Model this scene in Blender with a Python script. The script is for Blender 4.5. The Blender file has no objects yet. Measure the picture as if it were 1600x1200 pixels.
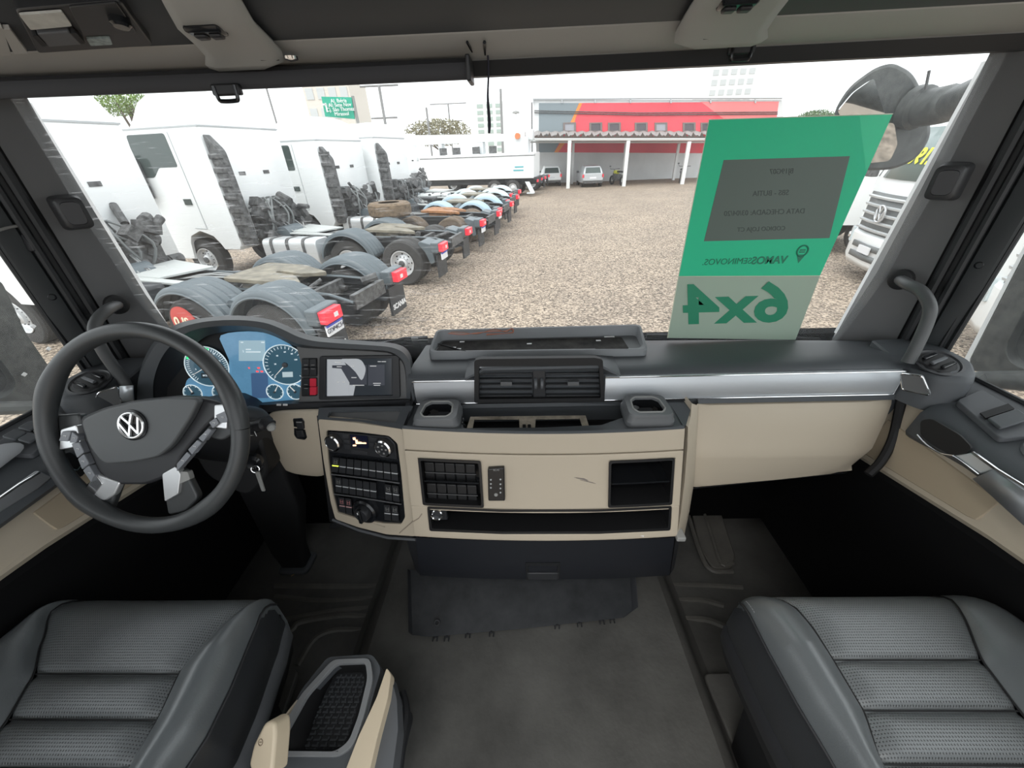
import bpy, bmesh, math, random
from mathutils import Vector, Matrix
from mathutils.geometry import tessellate_polygon
random.seed(7)
SC = bpy.context.scene
COL = SC.collection
V = Vector

# ------------------------------------------------------------------ camera, light, exposure
FOC, PITCH, YAW, ROLL, CAMX = 600., math.radians(31.2), math.radians(2.0), math.radians(2.28), .055
_f = V((-math.sin(YAW), math.cos(YAW), 0)); _r = V((math.cos(YAW), math.sin(YAW), 0)); _u = V((0, 0, 1))
CF = _f*math.cos(PITCH) - _u*math.sin(PITCH)
_u2 = _u*math.cos(PITCH) + _f*math.sin(PITCH)
CR = _r*math.cos(ROLL) - _u2*math.sin(ROLL)
CU = _u2*math.cos(ROLL) + _r*math.sin(ROLL)
CO = V((CAMX, 0, 0))
cam = bpy.data.objects.new('camera', bpy.data.cameras.new('camera')); COL.objects.link(cam)
cam.data.sensor_fit = 'HORIZONTAL'; cam.data.sensor_width = 36; cam.data.lens = FOC/1600*36
cam.data.clip_start = .02; cam.data.clip_end = 1000
cam.matrix_world = Matrix(((CR.x, CU.x, -CF.x, CO.x), (CR.y, CU.y, -CF.y, CO.y), (CR.z, CU.z, -CF.z, CO.z), (0, 0, 0, 1)))
SC.camera = cam
W = bpy.data.worlds.new('overcast_sky'); SC.world = W; W.use_nodes = True
_bg = W.node_tree.nodes['Background']; _bg.inputs[0].default_value = (.93, .97, 1, 1); _bg.inputs[1].default_value = 1.25
sun = bpy.data.objects.new('sun', bpy.data.lights.new('sun', 'SUN')); COL.objects.link(sun)
sun.data.energy = 1.1; sun.data.angle = math.radians(35); sun.data.color = (1, .97, .92)
sun.rotation_euler = (math.radians(28), math.radians(-18), 0)
SC.view_settings.view_transform = 'Standard'; SC.view_settings.look = 'None'
SC.view_settings.exposure = .72; SC.view_settings.gamma = 1; SC.view_settings.use_curve_mapping = False
try:
    SC.cycles.max_bounces = 10; SC.cycles.transparent_max_bounces = 16
except Exception: pass
GZ = -2.70        # height of the gravel below the camera

# ------------------------------------------------------------------ points from the photograph's frame
def ray(x, y): return CR*((x-800)/FOC) + CU*((600-y)/FOC) + CF
def U(x, y, X=None, Y=None, Z=None):
    d = ray(x, y)
    t = (X-CO.x)/d.x if X is not None else (Y/d.y if Y is not None else Z/d.z)
    return CO + d*t
class Plane:
    def __init__(s, p, n): s.p = V(p); s.n = V(n).normalized(); s.n = s.n if s.n.dot(CO-s.p) > 0 else -s.n
    def at(s, x, y, off=0):
        d = ray(x, y); p = s.p + s.n*off
        return CO + d*((p-CO).dot(s.n)/d.dot(s.n))
    def pts(s, L, off=0): return [s.at(x, y, off) for x, y in L]
def plane3(a, b, c): return Plane(a, (V(b)-V(a)).cross(V(c)-V(a)))
def US(x, y, fn, off=0):
    """the point of the view ray on the surface Y = fn(X, Z)"""
    Y = .72
    for i in range(12):
        p = U(x, y, Y=Y); Y = fn(p.x, p.z) - off
    return U(x, y, Y=Y)

# ------------------------------------------------------------------ materials
MATS = {}
def mat(name, col, rough=.5, metal=0, bump=None, noise=None, emit=None, coat=0, spec=.5, trans=0, aniso=0, bscale=None):
    if name in MATS: return MATS[name]
    m = bpy.data.materials.new(name); m.use_nodes = True; nt = m.node_tree; b = nt.nodes['Principled BSDF']
    c = (*col, 1); b.inputs['Base Color'].default_value = c; b.inputs['Roughness'].default_value = rough
    b.inputs['Metallic'].default_value = metal; b.inputs['Specular IOR Level'].default_value = spec
    if coat: b.inputs['Coat Weight'].default_value = coat
    if trans: b.inputs['Transmission Weight'].default_value = trans
    if emit: b.inputs['Emission Color'].default_value = (*emit[0], 1); b.inputs['Emission Strength'].default_value = emit[1]
    if bump or noise:
        tc = nt.nodes.new('ShaderNodeTexCoord')
    if bump:
        n = nt.nodes.new('ShaderNodeTexNoise'); n.inputs['Scale'].default_value = bump[0]; n.inputs['Detail'].default_value = 3
        nt.links.new(tc.outputs['Object'], n.inputs['Vector'])
        bp = nt.nodes.new('ShaderNodeBump'); bp.inputs['Strength'].default_value = bump[1]; bp.inputs['Distance'].default_value = bump[2] if len(bump) > 2 else .002
        nt.links.new(n.outputs['Fac'], bp.inputs['Height']); nt.links.new(bp.outputs['Normal'], b.inputs['Normal'])
    if noise:   # (scale, amount)  wear and dirt
        n = nt.nodes.new('ShaderNodeTexNoise'); n.inputs['Scale'].default_value = noise[0]; n.inputs['Detail'].default_value = 6; n.inputs['Roughness'].default_value = .65
        nt.links.new(tc.outputs['Object'], n.inputs['Vector'])
        r = nt.nodes.new('ShaderNodeValToRGB'); k = noise[1]
        r.color_ramp.elements[0].position = .3; r.color_ramp.elements[1].position = .7
        r.color_ramp.elements[0].color = (*[max(0, x*(1-k)) for x in col], 1)
        c2 = noise[2] if len(noise) > 2 else [min(1, x*(1+k)) for x in col]
        r.color_ramp.elements[1].color = (*c2, 1)
        nt.links.new(n.outputs['Fac'], r.inputs['Fac']); nt.links.new(r.outputs['Color'], b.inputs['Base Color'])
    MATS[name] = m
    return m

# ------------------------------------------------------------------ mesh builder
class M:
    def __init__(s): s.v = []; s.f = []
    def add(s, vs, fs):
        o = len(s.v); s.v += [V(p) for p in vs]; s.f += [tuple(i+o for i in f) for f in fs]; return s
    def prism(s, loop, vec, vec2=None):
        n = len(loop); vec = V(vec); lp = [V(p) for p in loop]
        return s.add(lp + [p+vec for p in lp], [tuple(range(n)), tuple(range(2*n-1, n-1, -1))] + [(i, (i+1) % n, n+(i+1) % n, n+i) for i in range(n)])
    def holed(s, outer, holes, vec):
        loops = [[V(p) for p in outer]] + [[V(p) for p in h] for h in holes]; vec = V(vec)
        tri = tessellate_polygon(loops); flat = [p for l in loops for p in l]; n = len(flat)
        fs = [tuple(t) for t in tri] + [tuple(i+n for i in t)[::-1] for t in tri]; k = 0
        for l in loops:
            m = len(l); fs += [(k+i, k+(i+1) % m, n+k+(i+1) % m, n+k+i) for i in range(m)]; k += m
        return s.add(flat + [p+vec for p in flat], fs)
    def box(s, c, size, R=None):
        c = V(c); h = V(size)/2; R = R or Matrix.Identity(3)
        vs = [c + R @ V((x*h.x, y*h.y, z*h.z)) for x in (-1, 1) for y in (-1, 1) for z in (-1, 1)]
        return s.add(vs, [(0, 1, 3, 2), (4, 6, 7, 5), (0, 4, 5, 1), (2, 3, 7, 6), (0, 2, 6, 4), (1, 5, 7, 3)])
    def b2(s, x0, x1, y0, y1, z0, z1): return s.box(((x0+x1)/2, (y0+y1)/2, (z0+z1)/2), (abs(x1-x0), abs(y1-y0), abs(z1-z0)))
    def loft(s, loops, closed=False, caps=False):
        n = len(loops[0]); o = len(s.v)
        for l in loops: s.v += [V(p) for p in l]
        for k in range(len(loops)-1):
            for i in range(n if closed else n-1):
                j = (i+1) % n; s.f.append((o+k*n+i, o+k*n+j, o+(k+1)*n+j, o+(k+1)*n+i))
        if caps:
            s.f.append(tuple(o+i for i in range(n))); s.f.append(tuple(o+(len(loops)-1)*n+i for i in range(n-1, -1, -1)))
        return s
    def tube(s, path, r, n=10, closed=False, caps=True, flat=1):
        P = [V(p) for p in path]; L = []; m = len(P); up = None
        for i in range(m):
            if closed: t = P[(i+1) % m]-P[i-1]
            else: t = P[min(i+1, m-1)]-P[max(i-1, 0)]
            t.normalize()
            if up is None:
                up = V((0, 0, 1)) if abs(t.z) < .9 else V((1, 0, 0))
            a = t.cross(up).normalized(); b = a.cross(t).normalized(); up = b
            rr = r[i] if isinstance(r, (list, tuple)) else r
            L.append([P[i] + a*(math.cos(2*math.pi*k/n)*rr) + b*(math.sin(2*math.pi*k/n)*rr*flat) for k in range(n)])
        if closed: L.append(L[0])
        return s.loft(L, True, caps and not closed)
    def lathe(s, prof, org, axis, n=32, caps=True):
        """prof: (radius, height along axis)"""
        ax = V(axis).normalized(); e = V((0, 0, 1)) if abs(ax.z) < .9 else V((1, 0, 0)); a = ax.cross(e).normalized(); b = ax.cross(a); org = V(org)
        return s.loft([[org + ax*h + (a*math.cos(2*math.pi*k/n) + b*math.sin(2*math.pi*k/n))*max(r, 1e-4) for k in range(n)] for r, h in prof], True, caps)
    def cyl(s, c, axis, r, h, n=24): return s.lathe([(r, 0), (r, h)], c, axis, n)
    def build(s, name, m, parent=None, bev=0, seg=2, sharp=35, sub=0, smooth=True):
        me = bpy.data.meshes.new(name); bm = bmesh.new(); vs = [bm.verts.new(p) for p in s.v]
        for f in s.f:
            try: bm.faces.new([vs[i] for i in f])
            except ValueError: pass
        bmesh.ops.remove_doubles(bm, verts=bm.verts, dist=1e-5)
        bmesh.ops.recalc_face_normals(bm, faces=bm.faces)
        for f in bm.faces: f.smooth = smooth
        for e in bm.edges:
            if len(e.link_faces) == 2 and e.calc_face_angle(0) > math.radians(sharp): e.smooth = False
        bm.to_mesh(me); bm.free(); me.materials.append(m)
        o = bpy.data.objects.new(name, me); COL.objects.link(o)
        if parent is not None: hang(o, parent)
        if bev:
            md = o.modifiers.new('bevel', 'BEVEL'); md.width = bev; md.segments = seg; md.limit_method = 'ANGLE'; md.angle_limit = math.radians(40)
            if smooth:
                md.harden_normals = False
        if sub:
            md = o.modifiers.new('sub', 'SUBSURF'); md.levels = sub; md.render_levels = sub
        return o
BASE = {}
def hang(o, parent):
    o.parent = parent
    if parent.name in BASE: o.matrix_parent_inverse = Matrix.Translation(-BASE[parent.name])
def tag(o, label=None, cat=None, group=None, kind=None):
    if label: o['label'] = label
    if cat: o['category'] = cat
    if group: o['group'] = group
    if kind: o['kind'] = kind
    return o
def thing(name, label, cat, loc=(0, 0, 0), group=None, kind=None):
    o = bpy.data.objects.new(name, None); COL.objects.link(o); o.location = loc; BASE[o.name] = V(loc)
    o.empty_display_size = .05
    return tag(o, label, cat, group, kind)
def copy_tree(o, parent=None):
    c = o.copy(); COL.objects.link(c)
    if parent is not None: c.parent = parent
    if o.name in BASE: BASE[c.name] = BASE[o.name]
    for ch in list(o.children): copy_tree(ch, c)
    return c
def rpoly(L, r, n=4):
    """round the corners of a loop of 3D points"""
    L = [V(p) for p in L]; out = []; m = len(L)
    for i in range(m):
        a, b, c = L[i-1], L[i], L[(i+1) % m]; rr = r[i] if isinstance(r, (list, tuple)) else r
        da, dc = (a-b), (c-b); rr = min(rr, da.length*.45, dc.length*.45)
        if rr < 1e-4: out.append(b); continue
        p, q = b+da.normalized()*rr, b+dc.normalized()*rr
        for k in range(n+1):
            t = k/n; out.append(p*(1-t)**2 + b*2*t*(1-t) + q*t*t)
    return out
def spline(pts, k=6, closed=False):
    P = [V(p) for p in pts]; out = []; m = len(P)
    for i in range(m if closed else m-1):
        p0 = P[i-1] if (i or closed) else P[0]*2-P[1]; p1 = P[i]; p2 = P[(i+1) % m]
        p3 = P[(i+2) % m] if (closed or i+2 < m) else p2*2-p1
        for j in range(k):
            t = j/k; out.append(.5*((2*p1) + (p2-p0)*t + (2*p0-5*p1+4*p2-p3)*t*t + (3*p1-p0-3*p2+p3)*t**3))
    if not closed: out.append(P[-1])
    return out
def sp2(L, k=5, closed=False): return [(p.x, p.y) for p in spline([(a, b, 0) for a, b in L], k, closed)]
def circ(c, n, r, k=28, ry=None, up=None):
    n = V(n).normalized(); e = V(up) if up else (V((0, 0, 1)) if abs(n.z) < .95 else V((0, 1, 0)))
    a = e.cross(n).normalized(); b = n.cross(a); ry = ry or r
    return [V(c) + a*(math.cos(2*math.pi*i/k)*r) + b*(math.sin(2*math.pi*i/k)*ry) for i in range(k)]
def text(s, name, m, parent, org, right, up, size, ext=.0006, shear=0, bold=0, align='CENTER', sx=1):
    """flat lettering: baseline middle at org, reading along right"""
    cu = bpy.data.curves.new(name, 'FONT'); cu.body = s; cu.size = size; cu.extrude = ext; cu.shear = shear; cu.offset = bold
    cu.align_x = align; cu.align_y = 'CENTER'; cu.resolution_u = 4
    to = bpy.data.objects.new(name, cu); COL.objects.link(to)
    bpy.context.view_layer.update()
    me = bpy.data.meshes.new_from_object(to.evaluated_get(bpy.context.evaluated_depsgraph_get()))
    bpy.data.objects.remove(to); bpy.data.curves.remove(cu)
    right = V(right).normalized(); n = right.cross(V(up)).normalized(); up = n.cross(right)
    R = Matrix((right, up, n)).transposed().to_4x4()
    me.transform(Matrix.Translation(V(org)) @ R @ Matrix.Diagonal((sx, 1, 1, 1))); me.materials.clear(); me.materials.append(m); me.name = name
    o = bpy.data.objects.new(name, me); COL.objects.link(o)
    if parent is not None: hang(o, parent)
    return o

# ------------------------------------------------------------------ the palette
PAD = mat('dark_grey_pad', (.070, .076, .083), .5, bump=(900, .25, .0006))
PLA = mat('black_plastic', (.022, .023, .026), .45, bump=(1200, .2, .0004))
MID = mat('grey_plastic', (.095, .10, .108), .5, bump=(900, .2, .0004))
BLK = mat('deep_black', (.008, .008, .009), .6)
GLB = mat('glossy_black', (.012, .013, .015), .18)
BEI = mat('beige_plastic', (.475, .41, .32), .55, bump=(1100, .15, .0004))
BEID = mat('beige_panel_soft', (.41, .335, .24), .65, bump=(1100, .2, .0005))
SIL = mat('satin_silver', (.68, .71, .74), .42, metal=.6, bump=(60, .02, .0003))
SILM = mat('matt_silver_trim', (.36, .37, .385), .45, metal=.7)
CHR = mat('chrome', (.85, .86, .87), .12, metal=1)
PIL = mat('pillar_grey', (.125, .126, .127), .62, bump=(700, .2, .0005))
HDR = mat('header_grey', (.44, .43, .405), .65, bump=(500, .25, .0006))
HDK = mat('header_dark', (.048, .054, .060), .6, bump=(600, .2, .0005))
RUB = mat('rubber_seal', (.015, .016, .018), .5)
LEA = mat('black_leather', (.108, .119, .125), .34, bump=(420, .35, .0008), spec=.9)
WHT = mat('white_mark', (.8, .8, .8), .5)
# ================================================================== THE CAB: glass, header, pillars, doors, floor
def glass(name, dirt, tint, streak=0):
    m = bpy.data.materials.new(name); m.use_nodes = True; nt = m.node_tree; nt.nodes.clear(); N = nt.nodes.new; L = nt.links.new
    out = N('ShaderNodeOutputMaterial'); tr = N('ShaderNodeBsdfTransparent'); tr.inputs[0].default_value = (*tint, 1)
    gl = N('ShaderNodeBsdfGlossy'); gl.inputs['Roughness'].default_value = .02
    df = N('ShaderNodeBsdfTranslucent'); df.inputs[0].default_value = (.9, .93, .95, 1)
    tc = N('ShaderNodeTexCoord'); mp = N('ShaderNodeMapping'); mp.inputs['Scale'].default_value = (3, 3, 40); mp.inputs['Rotation'].default_value = (0, math.radians(-22), 0)
    n1 = N('ShaderNodeTexNoise'); n1.inputs['Scale'].default_value = 4; n1.inputs['Detail'].default_value = 8; n1.inputs['Roughness'].default_value = .7
    n2 = N('ShaderNodeTexNoise'); n2.inputs['Scale'].default_value = 5; n2.inputs['Detail'].default_value = 5
    L(tc.outputs['Object'], mp.inputs['Vector']); L(mp.outputs['Vector'], n2.inputs['Vector']); L(tc.outputs['Object'], n1.inputs['Vector'])
    r1 = N('ShaderNodeMapRange'); r1.inputs['From Min'].default_value = .35; r1.inputs['From Max'].default_value = .75; r1.inputs['To Min'].default_value = dirt*.6; r1.inputs['To Max'].default_value = dirt*1.6
    r2 = N('ShaderNodeMapRange'); r2.inputs['From Min'].default_value = .58; r2.inputs['From Max'].default_value = .7; r2.inputs['To Min'].default_value = 0; r2.inputs['To Max'].default_value = streak
    L(n1.outputs['Fac'], r1.inputs['Value']); L(n2.outputs['Fac'], r2.inputs['Value'])
    sx = N('ShaderNodeSeparateXYZ'); L(tc.outputs['Object'], sx.inputs[0])
    rx = N('ShaderNodeMapRange'); rx.inputs['From Min'].default_value = .1; rx.inputs['From Max'].default_value = -.6; rx.inputs['To Min'].default_value = 0; rx.inputs['To Max'].default_value = 1
    L(sx.outputs['X'], rx.inputs['Value'])
    mu = N('ShaderNodeMath'); mu.operation = 'MULTIPLY'; L(r2.outputs[0], mu.inputs[0]); L(rx.outputs[0], mu.inputs[1])
    ad = N('ShaderNodeMath'); ad.operation = 'ADD'; L(r1.outputs[0], ad.inputs[0]); L(mu.outputs[0], ad.inputs[1])
    mx = N('ShaderNodeMixShader'); L(ad.outputs[0], mx.inputs[0]); L(tr.outputs[0], mx.inputs[1]); L(df.outputs[0], mx.inputs[2])
    fr = N('ShaderNodeFresnel'); fr.inputs['IOR'].default_value = 1.25
    m2 = N('ShaderNodeMixShader'); L(fr.outputs[0], m2.inputs[0]); L(mx.outputs[0], m2.inputs[1]); L(gl.outputs[0], m2.inputs[2]); L(m2.outputs[0], out.inputs[0])
    return m
GLW = glass('windscreen_glass', .030, (.97, .985, .98), .30)
GLS = glass('side_glass', .03, (.95, .97, .96), 0)

def wy(x): return 1.035 - .045*(x/1.0)**2     # the windscreen bows gently forward at its middle
g = M(); g.loft([[V((x, wy(x) - (z+.2)*.02, z)) for z in (-.53, .2)] for x in [i/12*1.02 for i in range(-12, 13)]])
w1 = g.build('window_1', GLW); tag(w1, 'dusty windscreen of the truck cab', 'windscreen', kind='structure')

# header above the windscreen: a grey ledge, and the dark overhead shelf front
ceil = thing('ceiling', 'grey header and dark overhead shelf above the windscreen', 'ceiling', (0, .8, .2), kind='structure')
xs = [i/10*1.12 for i in range(-10, 11)]
def hdr(prof, name, m):
    q = M(); q.loft([[V((x, y - .02*x*x, z + .0*x)) for y, z in prof] for x in xs], caps=True); return q.build(name, m, ceil, bev=.004)
hdr([(1.06, .148), (.985, .146), (.97, .135), (.955, .137), (.95, .152), (.90, .158), (.86, .166), (.845, .172), (.84, .30), (1.06, .30)], 'header_ledge', HDR)
hdr([(.85, .172), (.80, .176), (.74, .184), (.66, .215), (.60, .27), (.60, .36), (.85, .36)], 'shelf_front', HDK)
hdr([(.60, .27), (.595, .265), (.40, .30), (.15, .33), (.15, .37), (.62, .37)], 'shelf_top', HDK)
q = M(); R_ = lambda x0, x1, y0, y1: [V((x0, y0, .36)), V((x1, y0, .36)), V((x1, y1, .36)), V((x0, y1, .36))]
q.holed(R_(-1.12, 1.12, -1.0, .16), [R_(-.45, .45, -.75, -.05)], (0, 0, .03)); q.build('roof_lining', HDR, ceil)
for s_ in (-1, 1): q = M(); q.b2(s_*1.07, s_*1.16, -1.0, 1.05, .235, .40); q.build('roof_rail', HDK, ceil)
g = M(); g.loft([[V((x, y - .02*x*x, z)) for y, z in ((.998, .150), (.978, .128), (.958, .128), (.945, .150))] for x in [i/8 for i in range(-8, 9)]], True, True)
g.build('windscreen_seal', RUB, ceil)

def strap_panel(xc, name_label):
    """curved light-grey lamp panel that runs down the overhead shelf to the header ledge"""
    t = thing('overhead_lamp_panel', name_label, 'lamp panel', (xc[0], .75, .19))
    return t
def overhead(pxc, lab, sw):
    t = strap_panel((0,), lab)
    # section runs in Y/Z along the shelf front; the panel is wider towards the roof
    prof = [(.888, .152), (.875, .156), (.85, .163), (.80, .168), (.74, .174), (.70, .187), (.66, .206), (.62, .24), (.58, .28)]
    L = []
    for k, (y, z) in enumerate(prof):
        l = pxc[0] + (pxc[2]-pxc[0])*k/(len(prof)-1); r = pxc[1] + (pxc[3]-pxc[1])*k/(len(prof)-1)
        if k == 0: l += .02; r -= .02
        L.append([V((l+(r-l)*i/8, y, z - .004*(1 if 0 < i < 8 else 0))) for i in range(9)])
    q = M(); q.loft(L); o = q.build('panel_shell', mat('lamp_panel_grey', (.42, .42, .40), .6, bump=(700, .2, .0005)), t)
    md = o.modifiers.new('solid', 'SOLIDIFY'); md.thickness = .006; md.offset = -1
    pl = Plane((0, .745, .172), (0, -.35, -1))
    c = pl.at(*sw, off=.009)
    R = Matrix.Rotation(-.13, 3, 'X')
    q = M(); q.box(c, (.052, .028, .010), R); s = q.build('switch', GLB, t, bev=.006)
    q = M(); q.box(c+V((-.010, .003, -.006)), (.018, .014, .006), R).box(c+V((.012, .003, -.006)), (.018, .014, .006), R); q.build('rocker', PLA, s, bev=.003)
    c2 = V((c.x + .055, .868, .155)); q = M(); q.lathe([(.012, 0), (.011, -.004), (.004, -.006)], c2, (0, 0, 1), 16); q.build('lamp_lens', CHR, t)
    q = M(); q.prism([c2+V((-.045, .004, -.001)), c2+V((-.02, -.004, -.001)), c2+V((-.05, -.010, -.001))], (0, 0, -.004)); q.build('clip', BLK, t)
    return t
MIDL = mat('light_grey_plastic', (.27, .27, .26), .6, bump=(700, .2, .0005))
overhead((-.52, -.37, -.35, -.275), 'light grey curved lamp panel with black switch, left of the sun blind cord', (322, 48))
overhead((.335, .50, .275, .37), 'light grey curved lamp panel with black switch, above the green sign side', (1153, 5))

# the black control module left of the left lamp panel
t = thing('overhead_control_unit', 'black overhead unit with white card, slot and round knob at upper left', 'control unit', (-.75, .8, .19))
pl = Plane((-.75, .80, .166), (0, -.22, -1))
def ov(L, off=0, r=.003): return rpoly(pl.pts(L, off), r, 2)
q = M(); q.prism(ov([(24, 16), (188, 2), (240, 72), (60, 84)], .006, .008), -pl.n*.05); q.build('housing', PLA, t, bev=.002)
q = M(); q.prism(ov([(30, 24), (97, 19), (113, 41), (48, 47)], .010), -pl.n*.003); q.build('card', mat('card_white', (.62, .62, .58), .6, noise=(40, .15)), t)
q = M(); q.prism(ov([(58, 54), (108, 50), (128, 70), (76, 74)], .012), -pl.n*.008); q.build('cover_flap', MID, t, bev=.002)
for a in ((50, 56), (110, 52)):
    q = M(); q.prism(ov([(a[0], a[1]), (a[0]+8, a[1]-1), (a[0]+24, a[1]+16), (a[0]+16, a[1]+17)], .013), -pl.n*.009); q.build('slot', BLK, t)
q = M(); q.lathe([(.012, 0), (.012, .010), (.009, .013)], pl.at(185, 25, .006), pl.n, 20); q.build('knob', GLB, t)
q = M(); q.prism(ov([(108, 12), (182, 5), (214, 52), (130, 57)], .009), -pl.n*.003); q.build('lid', mat('lid_black', (.030, .031, .033), .5), t, bev=.001)
q = M(); q.prism(ov([(135, 61), (172, 60), (176, 70), (142, 72)], .009), -pl.n*.003); q.build('sticker', mat('grey_sticker', (.3, .36, .36), .5, noise=(120, .4)), t)
t = thing('storage_net', 'pale grey ribbed panel in the upper left corner', 'panel', (-.95, .8, .18))
q = M()
for a, b in (((-40, 60), (-12, 88)), ((-10, 44), (18, 87)), ((2, 46), (44, 84))):
    q.prism(ov([a, (a[0]+14, a[1]), b, (b[0]-22, b[1]+1)], .004, .001), -pl.n*.006)
q.build('rib', HDR, t, bev=.001)

# roller sun blind on the driver's side, with its loop, and the cord
t = thing('roller_sun_blind', 'rolled-up black sun blind along the left half of the header', 'sun blind', (-.5, .93, .13))
def blind(x): return .918 - .03*x*x
q = M(); L = []
for i in range(13):
    x = -1.0 + i/12*.965; yb = blind(x)
    L.append([V((x, yb, .150)), V((x, yb-.008, .143)), V((x, yb-.010, .128)), V((x, yb-.006, .1185)), V((x, yb+.004, .1185)), V((x, yb+.03, .13)), V((x, yb+.03, .150))])
q.loft(L, True, True); q.build('fabric_roll', mat('blind_black', (.030, .031, .036), .6, bump=(300, .15, .0005)), t)
q = M(); q.b2(-.036, -.028, .88, .945, .112, .150); q.build('end_cap', PLA, t, bev=.002)
def pull(t, px, Y, w, y0, y1, nm='pull_loop'):
    c = U(px, y0, Y=Y); b = U(px, y1, Y=Y); h = (c.z-b.z)
    q = M(); q.tube(rpoly([c+V((-w, 0, .01)), c+V((-w*.85, 0, -h)), c+V((w*.85, 0, -h)), c+V((w, 0, .01))], .008, 3)[3:-3] and
           spline([c+V((-w, 0, .012)), c+V((-w*.92, 0, -h*.7)), c+V((-w*.6, 0, -h)), c+V((w*.6, 0, -h)), c+V((w*.92, 0, -h*.7)), c+V((w, 0, .012))], 4), .0035, 8); q.build(nm, GLB, t)
    q = M(); q.box(c+V((0, .005, .006)), (2*w+.014, .012, .018)); q.build('pull_mount', PLA, t, bev=.003)
pull(t, 354, .895, .020, 146, 158)
t = thing('sun_visor_catch', 'black catch loop on the header above the right half of the windscreen', 'catch', U(1158, 80, Y=.94))
pull(t, 1159, .94, .018, 81, 93)
t = thing('blind_cord', 'thin dark cord hanging before the windscreen, left of its middle', 'cord', U(764, 90, Y=.94))
q = M(); a = U(762, 84, Y=.93); b = U(764, 208, Y=.955)
q.tube([a+(b-a)*i/10+V((math.sin(i*.9)*.0012, 0, 0)) for i in range(11)], [.0018]*5+[.0022, .0026, .003, .0032, .0034, .0022], 8); q.build('cord', mat('cord_navy', (.02, .02, .035), .7), t)
q = M(); q.tube([U(758, 84, Y=.93), U(757, 66, Y=.86)], .003, 6).tube([U(740, 84, Y=.93), U(730, 66, Y=.86)], .0025, 6); q.build('cord_guide', GLB, t)

# A-pillars with seals, covers and screws
def pillar(s, name, lab):
    t = thing(name, lab, 'pillar', (s*1.03, .95, -.2), kind='structure')
    Z = [-.56, -.46, -.3, -.1, .1, .22]
    def col(pts): return pts
    bow = lambda z: .05*math.exp(-((z+.53)/.07)**2)      # flares inward at the foot
    q = M()
    L = [[V((s*(.955-.0+.045*min(1, (z+.56)/.6)-bow(z)), 1.012, z)), V((s*(.962+.045*min(1, (z+.56)/.6)-bow(z)), 1.0, z)), V((s*1.005, .975, z)), V((s*1.026, .945, z)), V((s*1.032, .933, z)), V((s*1.040, .940, z)), V((s*1.05, 1.03, z))] for z in Z]
    q.loft(L, True, True); q.build('pillar_cover', PIL, t)
    q = M(); q.loft([[V((s*1.036, .945, z)), V((s*1.042, .925, z)), V((s*1.055, .905, z)), V((s*1.08, .91, z)), V((s*1.12, 1.0, z))] for z in (-.56, .25)], True, True); q.build('jamb', mat('jamb_black', (.012, .013, .014), .5), t)
    q = M()
    for yy, xx, r in ((.921, 1.040, .010), (.897, 1.052, .008)):
        q.tube([V((s*(xx-.012*0), yy, z)) for z in (-.56, -.4, -.2, 0, .22)], r, 8)
    q.build('door_seal', RUB, t)
    q = M(); L = [[V((s*1.075, .912, z)), V((s*1.068, .905, z)), V((s*1.066, .893, z)), V((s*1.082, .862+.012*(z < -.4), z)), V((s*1.10, .86, z)), V((s*1.14, .90, z))] for z in (-.56, -.46, -.3, 0, .25)]
    q.loft(L, True, True); q.build('door_frame', mat('door_frame_black', (.020, .024, .026), .5), t)
    q = M(); q.prism([U(*p, Y=1.075) for p in (((12, 150), (42, 160), (262, 516), (225, 512)) if s < 0 else ((1541, 95), (1562, 100), (1335, 534), (1302, 530)))], (0, .01, 0)); q.build('outer_flange', mat('flange_white', (.85, .85, .85), .5), t)
    q = M(); q.tube([V((s*1.083, .872, z)) for z in (-.56, -.2, .25)], .004, 6).tube([V((s*1.093, .862, z)) for z in (-.56, -.2, .25)], .005, 6); q.build('window_channel', RUB, t)
    c = V((s*1.0755, .882, -.262 if s < 0 else -.252)); n = V((-s*.85, -.5, 0)).normalized()
    q = M(); q.lathe([(.009, 0), (.009, .003), (.006, .004), (.005, .0015), (.001, .001)], c, n, 14); q.build('screw', GLB, t)
    return t
pillar(-1, 'trim_1', 'grey windscreen pillar on the driver side with rubber seals')
pillar(1, 'trim_2', 'grey windscreen pillar on the passenger side with rubber seals')
def tweeter(s, px, lab):
    c = U(px[0], px[1], X=s*.99); t = thing('pillar_speaker', lab, 'speaker', c, 'pillar speakers')
    n = V((-s*.62, -.78, 0)).normalized(); a = n.cross(V((0, 0, 1))).normalized(); b = V((0, 0, 1))
    def lp(w, h, d): return rpoly([c+a*x*w+b*y*h+n*d+V((-s*.014*(d > .02), 0, .003)) for x, y in ((-1, -1), (1, -1), (1, 1), (-1, 1))], .012, 4)
    q = M(); q.loft([lp(.026, .036, -.02), lp(.026, .036, .012), lp(.023, .032, .030), lp(.017, .025, .034)], True, True); q.build('housing', mat('speaker_grey', (.030, .031, .033), .45), t)
    q = M(); q.loft([lp(.017, .025, .033), lp(.016, .023, .037)], True, True); q.build('mesh_cover', PLA, t)
    for o in t.children: pass
tweeter(-1, (112, 334), 'small dark speaker box on the left windscreen pillar')
tweeter(1, (1483, 286), 'small dark speaker box on the right windscreen pillar')
def grab(s, P, lab):
    t = thing('grab_handle', lab, 'grab handle', P[0], 'grab handles')
    q = M(); q.tube(spline(P, 6), .0125, 12); q.build('bar', mat('handle_grey', (.085, .088, .09), .45), t)
    q = M(); q.lathe([(.024, -.01), (.024, .004), (.018, .008)], P[0], (-s*.9, -.45, 0), 18); q.build('socket', BLK, t)
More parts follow.
